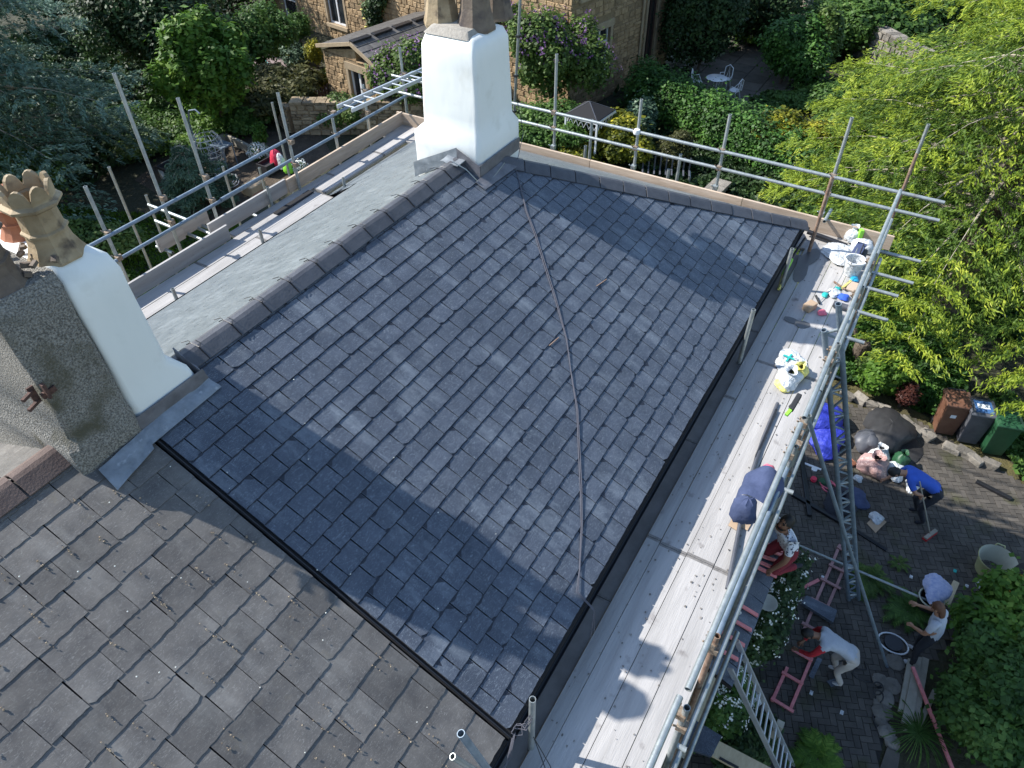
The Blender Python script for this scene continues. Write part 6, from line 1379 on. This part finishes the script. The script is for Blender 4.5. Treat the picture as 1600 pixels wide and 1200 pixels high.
t = thing('garden_hose', (0, 0, 0), 'pale hose coiled in loops under the egg chair', 'hose'); q = at(345, 285, .03); MB().tube([(q.x+(.5+.1*math.sin(a*1.3))*math.cos(a), q.y+(.6+.1*math.cos(a*1.7))*math.sin(a), .03+.004*a) for a in [k*.35 for k in range(72)]], .016, 5).build('coil', m_wicker, t, smooth=True)
q0 = at(448, 120, .02); o = MB().tube([q0+Vector((.3*math.cos(a), .3*math.sin(a), 0)) for a in [k*.4 for k in range(17)]]+[at(430, 110, .02), at(415, 95, .02)], .02, 5).build('green_hose', m_teal, smooth=True); tag(o, 'thin green hose lying on the pink gravel', 'hose')
# white wrought iron set
def garden_table(q):
    t = thing('garden_table', q, 'white wrought iron table on the shaded patio behind the hedge', 'table')
    MB().lathe((0, 0, .7), [(.001, 0), (.4, 0), (.42, .015), (.4, .03), (.001, .03)], 20).build('top', m_upvc, t, smooth=True)
    for i in range(3): a = i*2.09; MB().tube([(.1*math.cos(a), .1*math.sin(a), .7), (.06*math.cos(a), .06*math.sin(a), .35), (.35*math.cos(a), .35*math.sin(a), 0)], .018, 6).build('leg', m_upvc, t, smooth=True)
q = at(1117, 138, .3); garden_table(Vector((q.x, q.y, 0)))
def garden_chair(q, rz, label):
    t = thing('garden_chair', q, label, 'chair', 'white iron garden chairs', rz)
    MB().lathe((0, 0, .44), [(.001, 0), (.21, 0), (.22, .015), (.21, .03), (.001, .03)], 16).build('seat', m_upvc, t)
    MB().tube([(-.2, -.18, .45), (-.24, -.16, .85), (-.25, 0, .95), (-.24, .16, .85), (-.2, .18, .45)], .017, 6).tube([(-.21, -.06, .45), (-.25, 0, .9), (-.21, .06, .45)], .012, 6).build('backrest', m_upvc, t, smooth=True)
    MB().tube([(-.22, -.19, .62), (.0, -.26, .66), (.14, -.2, .46)], .014, 6).tube([(-.22, .19, .62), (.0, .26, .66), (.14, .2, .46)], .014, 6).build('armrests', m_upvc, t, smooth=True)
    for sx, sy in ((-1, -1), (1, -1), (1, 1), (-1, 1)): MB().tube([(sx*.14, sy*.14, .44), (sx*.22, sy*.2, 0)], .015, 6).build('leg', m_upvc, t, smooth=True)
for i, (dx, dy, rz, lb) in enumerate(((-.1, .75, -1.4, 'white iron chair left of the patio table'), (.75, -.15, 3.0, 'white iron chair behind the patio table'), (-.2, -.85, 1.3, 'white iron chair right of the patio table'))): garden_chair(Vector((q.x+dx, q.y+dy, 0)), rz, lb)
# metal bench beyond the far toe board
q = at(1040, 275, .3); t = thing('slatted_bench', (q.x, q.y, 0), 'grey slatted metal bench below the hip end toe board', 'bench', rz=-1.2)
for i in range(9): MB().box((-.8+i*.19, -.2, .42), (-.75+i*.19, .25, .45)).build('slat', m_bingy, t); MB().box((-.8+i*.19, .25, .45), (-.75+i*.19, .28, .85)).build('back_slat', m_bingy, t)
for x_ in (-.78, .75): MB().box((x_, -.2, 0), (x_+.05, .25, .41)).build('leg', m_steel, t)
# wall lantern on the outbuilding
q = EO+ny*.25-nx*.14+nz*1.6; t = thing('wall_lantern', q, 'black lantern fixed to the outbuilding corner', 'lantern'); MB().lathe((0, 0, 0), [(.001, 0), (.05, .02), (.07, .2), (.09, .22), (.02, .3), (.001, .31)], 6).build('body', m_black, t); MB().bar((.0, 0, .25), (.14, 0, .28), .02, .02).build('bracket', m_black, t)

# ------------------------------------------------------------------ trees and planting
conifer('conifer_tree', 'huge yellow-green drooping conifer filling the right side beyond the walkway corner', (18.8, -1.8, 0), 8.3, 7.3, 270000, l_con, layers=12, nb=9, droop=.33, seed=3, zmin=.30, tipm=l_cont, blade=(.060, .0130))
conifer('conifer_tree', 'taller yellow-green conifer in the top right corner with tiered boughs', (23.4, -2.4, 0), 12.0, 7.4, 150000, l_con, layers=12, nb=9, tipm=l_cont, droop=.33, seed=8, zmin=.25, blade=(.075, .017))
conifer('conifer_tree', 'furthest yellow-green conifer at the top edge of the picture', (34.5, -3.6, 0), 10, 6.5, 50000, l_con, layers=12, tipm=l_cont, droop=.33, seed=9, zmin=.1, blade=(.11, .025))
conifer('blue_cedar', 'large blue-green cedar in the top left corner', (9.6, 25.6, 0), 9.6, 6.6, 150000, l_blue, layers=14, nb=8, tipm=l_bluet, droop=.26, seed=5, zmin=.10, blade=(.075, .019))
conifer('blue_cedar', 'lower spreading blue-green conifer beside the lawn', (12.9, 19.6, 0), 2.2, 1.7, 24000, l_blue, layers=10, droop=.40, seed=6, zmin=.15, blade=(.055, .015))
def gxy(px, py, z): p = at(px, py, z); return (p.x, p.y)
def B(name, label, cat, px, py, z, r, n, size, m, **kw):
    x, y = gxy(px, py, z); return bush(name, label, cat, (x, y, z), r, n, size, m, **kw)
B('broadleaf_tree', 'bright green young tree in front of the dark yews', 'tree', 325, 110, 2.5, (2.2, 1.9, 2.5), 12000, .15, l_green, k=22, sub=.22, elong=1.9)
B('broadleaf_tree', 'dark evergreen shrub right of the bright green tree', 'tree', 400, 62, 1.8, (1.6, 1.6, 1.5), 14000, .12, l_mid, k=10)
B('yew_tree', 'dark yew left behind the bright green tree', 'tree', 215, 30, 3.0, (2.6, 2.6, 2.8), 26000, .13, l_dark, k=12)
B('yew_tree', 'dark brownish yew at the top edge left of the house', 'tree', 265, 70, 2.0, (2.2, 2.2, 2.0), 16000, .13, l_olive, k=10)
B('yew_tree', 'darkest tree in the extreme top left corner beyond the cedar', 'tree', 60, -40, 2.5, (3.2, 3.2, 3), 20000, .16, l_dark, k=12); B('yew_tree', 'dark tree at the top edge between cedar and yews', 'tree', 145, -45, 2.5, (3.2, 3.2, 3), 20000, .16, l_dark, k=12)
B('yew_tree', 'dark tree behind the neighbour\'s door at the top', 'tree', 350, -30, 2.0, (2.8, 2.8, 2.6), 18000, .13, l_dark, k=10)
B('prostrate_conifer', 'olive spreading conifer draped over the garden wall', 'shrub', 420, 140, .9, (1.7, 2.0, .85), 22000, .11, l_olive, k=16, sub=.40, elong=2.6)
B('lilac_tree', 'lilac with purple flowers left of the white chimney', 'tree', 640, 120, 1.8, (1.3, 1.5, 1.5), 14000, .12, l_lil, k=14, sub=.38, flowers=(l_purp, 330, .07))
B('lilac_tree', 'lilac with purple flowers right of the white chimney', 'tree', 862, 92, 2.5, (1.7, 1.9, 2.1), 19000, .12, l_lil, k=16, sub=.36, flowers=(l_purp, 480, .07))
B('lilac_tree', 'lilac branches directly above the far chimney pots', 'tree', 800, 20, 3.0, (1.2, 1.4, 1.2), 9000, .12, l_lil, k=9, sub=.4, flowers=(l_purp, 160, .07))
B('shrub', 'dark green shrub below the right lilac', 'shrub', 870, 205, .9, (1.3, 1.6, .9), 12000, .10, l_mid, k=9)
B('golden_shrub', 'bright golden variegated shrub behind the hip end toe board', 'shrub', 965, 218, .9, (.95, 1.35, 1.0), 12000, .12, l_yel, k=16, sub=.3)
B('golden_shrub', 'lower golden shrub left of the tall golden one', 'shrub', 905, 245, .5, (.8, 1.1, .5), 7000, .11, l_yel, k=10, sub=.35)
B('clipped_ball', 'round clipped golden-green bush by the slatted bench', 'shrub', 1060, 238, .6, (.62, .62, .62), 9000, .06, l_olive, k=4, sub=.55, shell=.1)
B('shrub', 'pale leaved shrub next to the canopy', 'shrub', 992, 190, .8, (.8, .8, .9), 7000, .09, l_blue, k=7)
B('golden_conifer', 'low yellow conifer at the end of the hedge', 'shrub', 1255, 222, .9, (.9, 1.5, .9), 12000, .11, l_yel, k=10, sub=.42)
B('round_shrub', 'round glossy green bush on the far side of the patio', 'shrub', 1232, 82, 1.3, (1.35, 1.5, 1.35), 17000, .12, l_hedge, k=8, sub=.55, shell=.2)
B('dark_shrub', 'tall dark bush against the neighbour house corner', 'shrub', 1103, 40, 2.0, (1.5, 1.7, 2.3), 20000, .13, l_dark, k=8, sub=.55)
B('dark_shrub', 'dark evergreen mass at the top behind the patio', 'shrub', 1180, 5, 1.8, (2.4, 2.4, 2.2), 16000, .15, l_dark, k=9)
B('shrub', 'ivy covered bank at the top between tree trunk and conifer', 'shrub', 1335, 45, 1.0, (2.2, 2.4, 1.6), 16000, .16, l_mid, k=10)
B('shrub', 'yellowish climbing shrub beside the pale tree trunk', 'shrub', 1290, 70, 1.4, (.8, .8, 1.5), 7000, .13, l_lil, k=8)
for (px, py, z, r, lb) in ((1195, 55, .4, (1.0, 1.6, .45), 'low sunlit border plants at the patio\'s far edge'), (1285, 150, .4, (1.3, 1.8, .5), 'low green plants right of the round bush'), (1345, 195, .5, (1.3, 1.4, .6), 'small weeping plants before the shaded boulder wall'), (1230, 160, .3, (.8, 1.2, .4), 'dark low plants at the near patio edge')):
    B('border_plants', lb, 'plants', px, py, z, r, 8000, .11, l_mid if px != 1195 else l_green, k=9)
B('dark_shrub', 'dark bushes filling the top edge behind the boulder wall', 'shrub', 1400, 25, 1.2, (3.2, 3.0, 1.8), 16000, .18, l_mid, k=12)
B('dark_shrub', 'green bushes in the far top right behind the conifers', 'shrub', 1500, -20, 1.2, (3.5, 3.5, 2.0), 14000, .2, l_green, k=12)
# tree trunk standing at the top
q = at(1252, 40, 0); t = thing('bare_tree', (q.x, q.y, 0), 'pale leaning tree trunk at the top edge above the round bush', 'tree'); trunk(t, (0, 0, 0), (.6, -.3, 7), .28, .16, [(2, -1.5, 7.5), (-1.5, -1, 8), (1.2, 1.6, 8.4)], m_barkpale)
leafy('crown', lumps((.8, 0, 9.0), (2.5, 2.5, 1.5), 9), 9000, .18, l_green, t)
# hedge
hd = thing('hedge', (0, 0, 0), 'long clipped hedge running from the neighbour house to the conifer', 'hedge')
hA_, hB_ = Vector((27.0, 10.6, 0)), Vector((24.0, 2.7, 0)); bl_ = []
for i in range(44):
    t_ = i/43; c = hA_.lerp(hB_, t_); wv = .12*math.sin(i*1.1); hh = 1.55-.25*t_+.08*math.sin(i*.7)
    for o_ in (-.55, .0, .55): bl_.append((c.x+o_*.95+wv, c.y+o_*.2, hh*.62, .58, .42, hh*.5)); bl_.append((c.x+o_*.85+wv, c.y, hh*.30, .6, .45, hh*.4))
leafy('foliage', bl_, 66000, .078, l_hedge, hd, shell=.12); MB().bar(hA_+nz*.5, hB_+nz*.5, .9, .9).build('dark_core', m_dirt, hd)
# topiary near the neighbour's door
for (px, py, z, r, lb, stem) in ((418, 28, 1.5, .55, 'lollipop-trained bay tree nearer the white door', 1), (465, 40, 1.3, .52, 'lollipop-trained bay tree beside the tall window', 1), (433, 72, .4, .42, 'clipped pale ball left of the two by the gravel', 0), (455, 80, .45, .48, 'clipped pale ball next to the tall bay stem', 0), (462, 90, .3, .45, 'low dark ball at the corner of the gravel', 0)):
    x, y = gxy(px, py, z); t = thing('topiary', (x, y, 0), lb, 'topiary'); leafy('crown', [(0, 0, z, r, r, r*.9)], 5000, .07, l_mid if stem else l_blue, t, shell=.08)
    MB().tube([(0, 0, 0), (0, 0, z)], .035, 6).build('stem', m_bark, t)
B('yellow_shrub', 'bright yellow shrub at the outbuilding wall', 'shrub', 500, 126, .5, (.42, .5, .5), 5000, .07, l_yel, k=5); B('yellow_shrub', 'orange-yellow flowering shrub behind the outbuilding corner', 'shrub', 493, 85, .6, (.4, .5, .6), 4000, .07, l_yel, k=5)
B('shrub', 'yellow-green shrub in front of the picket fence', 'shrub', 535, 180, .6, (.8, 1.0, .7), 10000, .09, l_lil, k=8); B('shrub', 'small green shrub left of the picket fence', 'shrub', 482, 158, .5, (.5, .5, .55), 5000, .09, l_mid, k=5)
# climbing rose on the wall
t = thing('climbing_rose', (0, 0, 0), 'dark climbing rose with yellow blooms on the neighbour wall', 'climber'); bl_ = []
for i in range(16):
    u = 10.6+random.uniform(-.7, .5)+(.15*i if i > 10 else 0); c = NO+ny*u-nx*.2+nz*(.6+i*.32); bl_.append((c.x, c.y, c.z, .28, .45, .4))
leafy('foliage', bl_, 11000, .09, l_dark, t); P, d = blob_points(bl_, 60, .05); P = P[:, :]-np.array([[nx.x, nx.y, 0]])*.15
b = MB()
for p in P[:34]: b.lathe(p, [(.001, -.03), (.05, -.01), (.06, .02), (.001, .05)], 7)
b.build('rose_blooms', m_yrose, t, smooth=True)
MB().tube([NO+ny*10.6-nx*.1, NO+ny*10.5-nx*.15+nz*3, NO+ny*10.8-nx*.1+nz*5.5], .03, 6).build('stem', m_bark, t)
# planting near the raised bed
t = B('white_flowering_plant', 'mound of white flowers beside the egg chair bed', 'plant', 401, 240, .25, (.42, .42, .3), 2600, .07, l_mid, k=4, flowers=(m_petal, 330, .05)); B('white_flowering_plant', 'smaller white flower mound right of the red sacks', 'plant', 466, 262, .25, (.28, .28, .25), 1500, .06, l_mid, k=3, flowers=(m_petal, 160, .045))
B('sapling', 'small leafy sapling above the white flower mound', 'plant', 408, 212, .7, (.3, .3, .4), 1600, .10, l_green, k=5)
for (px, py, z, r, m_, lb) in ((250, 190, .4, (1.6, 1.6, .5), l_mid, 'low green bed plants under the bright tree'), (340, 190, .4, (1.1, 1.3, .5), l_green, 'fern-like plants at the back of the raised bed'), (235, 225, .3, (1.4, 1.2, .4), l_lil, 'sunlit bed plants between lawn and raised bed'), (180, 195, .4, (1.8, 1.6, .5), l_mid, 'dark plants at the foot of the blue cedar'), (385, 185, .5, (1.0, .9, .6), l_mid, 'dark shrubs at the foot of the garden wall'), (300, 225, .3, (.8, .8, .3), l_green, 'bright seedlings near the mesh table')):
    B('bed_plants', lb, 'plants', px, py, z, r, 8000, .11, m_, k=9)
B('variegated_shrub', 'pale variegated shrub at the left edge behind the crowned pot', 'shrub', 5, 275, 1.5, (1.3, 1.5, 1.4), 12000, .12, l_lil, k=10); B('variegated_shrub', 'small pale shrub below the left guard rail', 'shrub', 140, 380, .6, (1.2, 1.2, .7), 7000, .11, l_lil, k=9)
# lawn blades and ground cover
n = 48000; P = np.stack([rng.uniform(7, 14.5, n), rng.uniform(12, 27, n), np.full(n, .03)], 1); P = P[(P[:, 0]+.35*(P[:, 1]-18) < 12.6)]; n = len(P); D = rdir(n); D[:, 2] = np.abs(D[:, 2])+.4
quads('lawn_grass', P, D, rdir(n)+np.array([0, 0, .5]), .085, .024, l_grass, None, 'stuff')['label'] = 'lit grass of the lawn'
def cover(name, poly, n, size, m, h=.25, seed=0):
    xs = [p[0] for p in poly]; ys = [p[1] for p in poly]; X = rng.uniform(min(xs), max(xs), n*2); Y = rng.uniform(min(ys), max(ys), n*2)
    ok = np.array([inside(a, b, poly) for a, b in zip(X, Y)]); X, Y = X[ok], Y[ok]; hz = h*(.55+.45*np.sin(X*3.1+seed)*np.cos(Y*2.7+seed*2))+h*.25*np.sin(X*7)*np.sin(Y*8)
    P = np.stack([X, Y, np.abs(hz)*rng.uniform(.55, 1, len(X))+.02], 1); Nn = rdir(len(X))+np.array([0, 0, .9]); o = quads(name, P, np.cross(Nn, rdir(len(X))), Nn, size*.75*rng.uniform(.6, 1.3, len(X)), size*.45, m, None, 'stuff')
cover('ivy_cover', [(14.7, 1.2), (17.5, 3.2), (18.5, -2), (14.3, -3.0), (14.6, -1.6)], 26000, .085, l_hedge, .35, 1)
cover('ground_cover', [(11.5, 1.8), (13.6, 1.8), (26, 2.6), (26, 12), (19, 15), (12, 12)], 26000, .15, l_dark, .35, 2)
cover('ground_cover', [(18, -6), (33, -3), (36, 4), (26.5, 3), (18.5, 3)], 16000, .17, l_mid, .3, 3)
cover('ground_cover', [(27, 11.8), (45, 5), (60, 12), (60, 30), (34, 11)], 16000, .2, l_dark, .5, 4)
cover('ground_cover', [(11.5, 24), (17, 23.5), (20.5, 27), (26, 33), (20, 40), (8, 40)], 24000, .19, l_dark, .5, 5)
cover('ground_cover', [(13.5, -3.8), (16, -3), (16, -9), (11, -9), (12.5, -6)], 9000, .11, l_mid, .25, 6)
B('bronze_shrub', 'small bronze-leaved shrub above the ivy bed', 'shrub', 1418, 618, .4, (.30, .32, .34), 2600, .07, l_redl, k=7, sub=.35)
B('golden_shrub', 'small yellow-green shrub above the ivy bed', 'shrub', 1380, 568, .5, (.5, .5, .45), 4200, .10, l_lil, k=9, sub=.33); B('shrub', 'mid green shrub between the yellow and bronze shrubs', 'shrub', 1390, 590, .5, (.55, .5, .5), 4500, .11, l_green, k=6)
q = at(1340, 560, 0); t = thing('tree_stump', (q.x, q.y, 0), 'brown cut stump at the edge of the ivy bed', 'stump')
MB().lathe((0, 0, 0), [(.26, 0), (.2, .15), (.18, .45), (.15, .5), (.001, .47)], 11).build('stump', m_bark, t); MB().tube([(0, 0, .1), (.2, .15, .3), (.3, .3, .6)], .05, 6).build('root', m_bark, t)
# bush by the standing man, ferns and climbers
x, y = gxy(1588, 1085, .7)
bush('broadleaf_shrub', 'large mid-green leafy bush in the bottom right corner', 'shrub', (x, y, .65), (1.5, 1.0, .85), 34000, .09, l_mid, k=24, sub=.28)
B('broadleaf_shrub', 'sunlit end of the leafy bush at the right edge', 'shrub', 1600, 985, .7, (.8, .9, .8), 7000, .11, l_green, k=8)
def fern(px, py, r, label, m=l_green, n=16, cat='fern', name='fern', narrow=False):
    q = at(px, py, .0); t = thing(name, (q.x, q.y, 0), label, cat); Ps, Ds, Ns = [], [], []
    for i in range(n):
        a = i*2.4; h = np.array([math.cos(a), math.sin(a), 0]); s = np.array([-h[1], h[0], 0]); L = r*random.uniform(.7, 1.1)
        for k in range(22):
            tt = (k+1)/22; c = h*L*tt+np.array([0, 0, .05+L*(1.1*tt-1.05*tt*tt)])
            for sg in ((-1, 1) if not narrow else (0,)):
                w_ = .16*r*math.sin(math.pi*min(1, tt*.92+.08)); Ps.append(c+s*sg*w_*.5); Ds.append(s*sg+h*.9-np.array([0, 0, .2]) if sg else h-np.array([0, 0, .3*tt])); Ns.append(np.array([0, 0, 1])+rdir(1)[0]*.3)
    quads('fronds', np.array(Ps), np.array(Ds), np.array(Ns), .085*r/.5 if not narrow else .05, .013*r/.5 if not narrow else .007, m, t); MB().lathe((0, 0, 0), [(.05, 0), (.04, .08), (.001, .1)], 7).build('crown', m_bark, t)
fern(1275, 1190, .45, 'bright green fern at the bottom edge beside the ladder', n=18)
fern(1355, 912, .42, 'yellow-green fern growing round the foot of the lattice beam', l_lil, 18); fern(1402, 885, .22, 'small weed tuft growing between paving blocks', l_lil, 8); fern(1430, 1150, .5, 'spiky grass clump below the timber pile', l_mid, 60, 'grass', 'grass_clump', True)
fern(1415, 960, .45, 'dark low fern under the standing man', l_mid, 16)
B('white_flowering_climber', 'climber with white flowers below the near end of the walkway', 'climber', 1128, 1105, .7, (.55, .42, .6), 6500, .075, l_mid, k=10, flowers=(m_petal, 240, .035))
B('white_flowering_climber', 'climber with white flowers along the porch edge', 'climber', 1215, 945, .9, (1.15, .28, .75), 12000, .075, l_dark, k=12, flowers=(m_petal, 260, .035))
B('shrub', 'dark low shrub under the leaning ladder', 'shrub', 1160, 1150, .35, (.6, .45, .4), 5000, .08, l_dark, k=7)
for (px, py, z_, lb) in ((1238, 900, .9, 'white plastic sheeting scrap on the porch climber'), (1180, 1095, .6, 'clear plastic bag caught behind the leaning ladder'), (1183, 1175, .3, 'small blue-white wrapper beside the pale timber board')):
    q = at(px, py, z_); sack('plastic_scrap', q, (.12, .08, .16) if px != 1238 else (.24, .06, .2), m_bag, lb, 'plastic', px, False)

print('TRIS', sum(len(o.data.polygons)*2 for o in bpy.data.objects if o.type == 'MESH'), 'leafquads', sum(len(m.polygons) for m in bpy.data.meshes if len(m.polygons) > 1500))
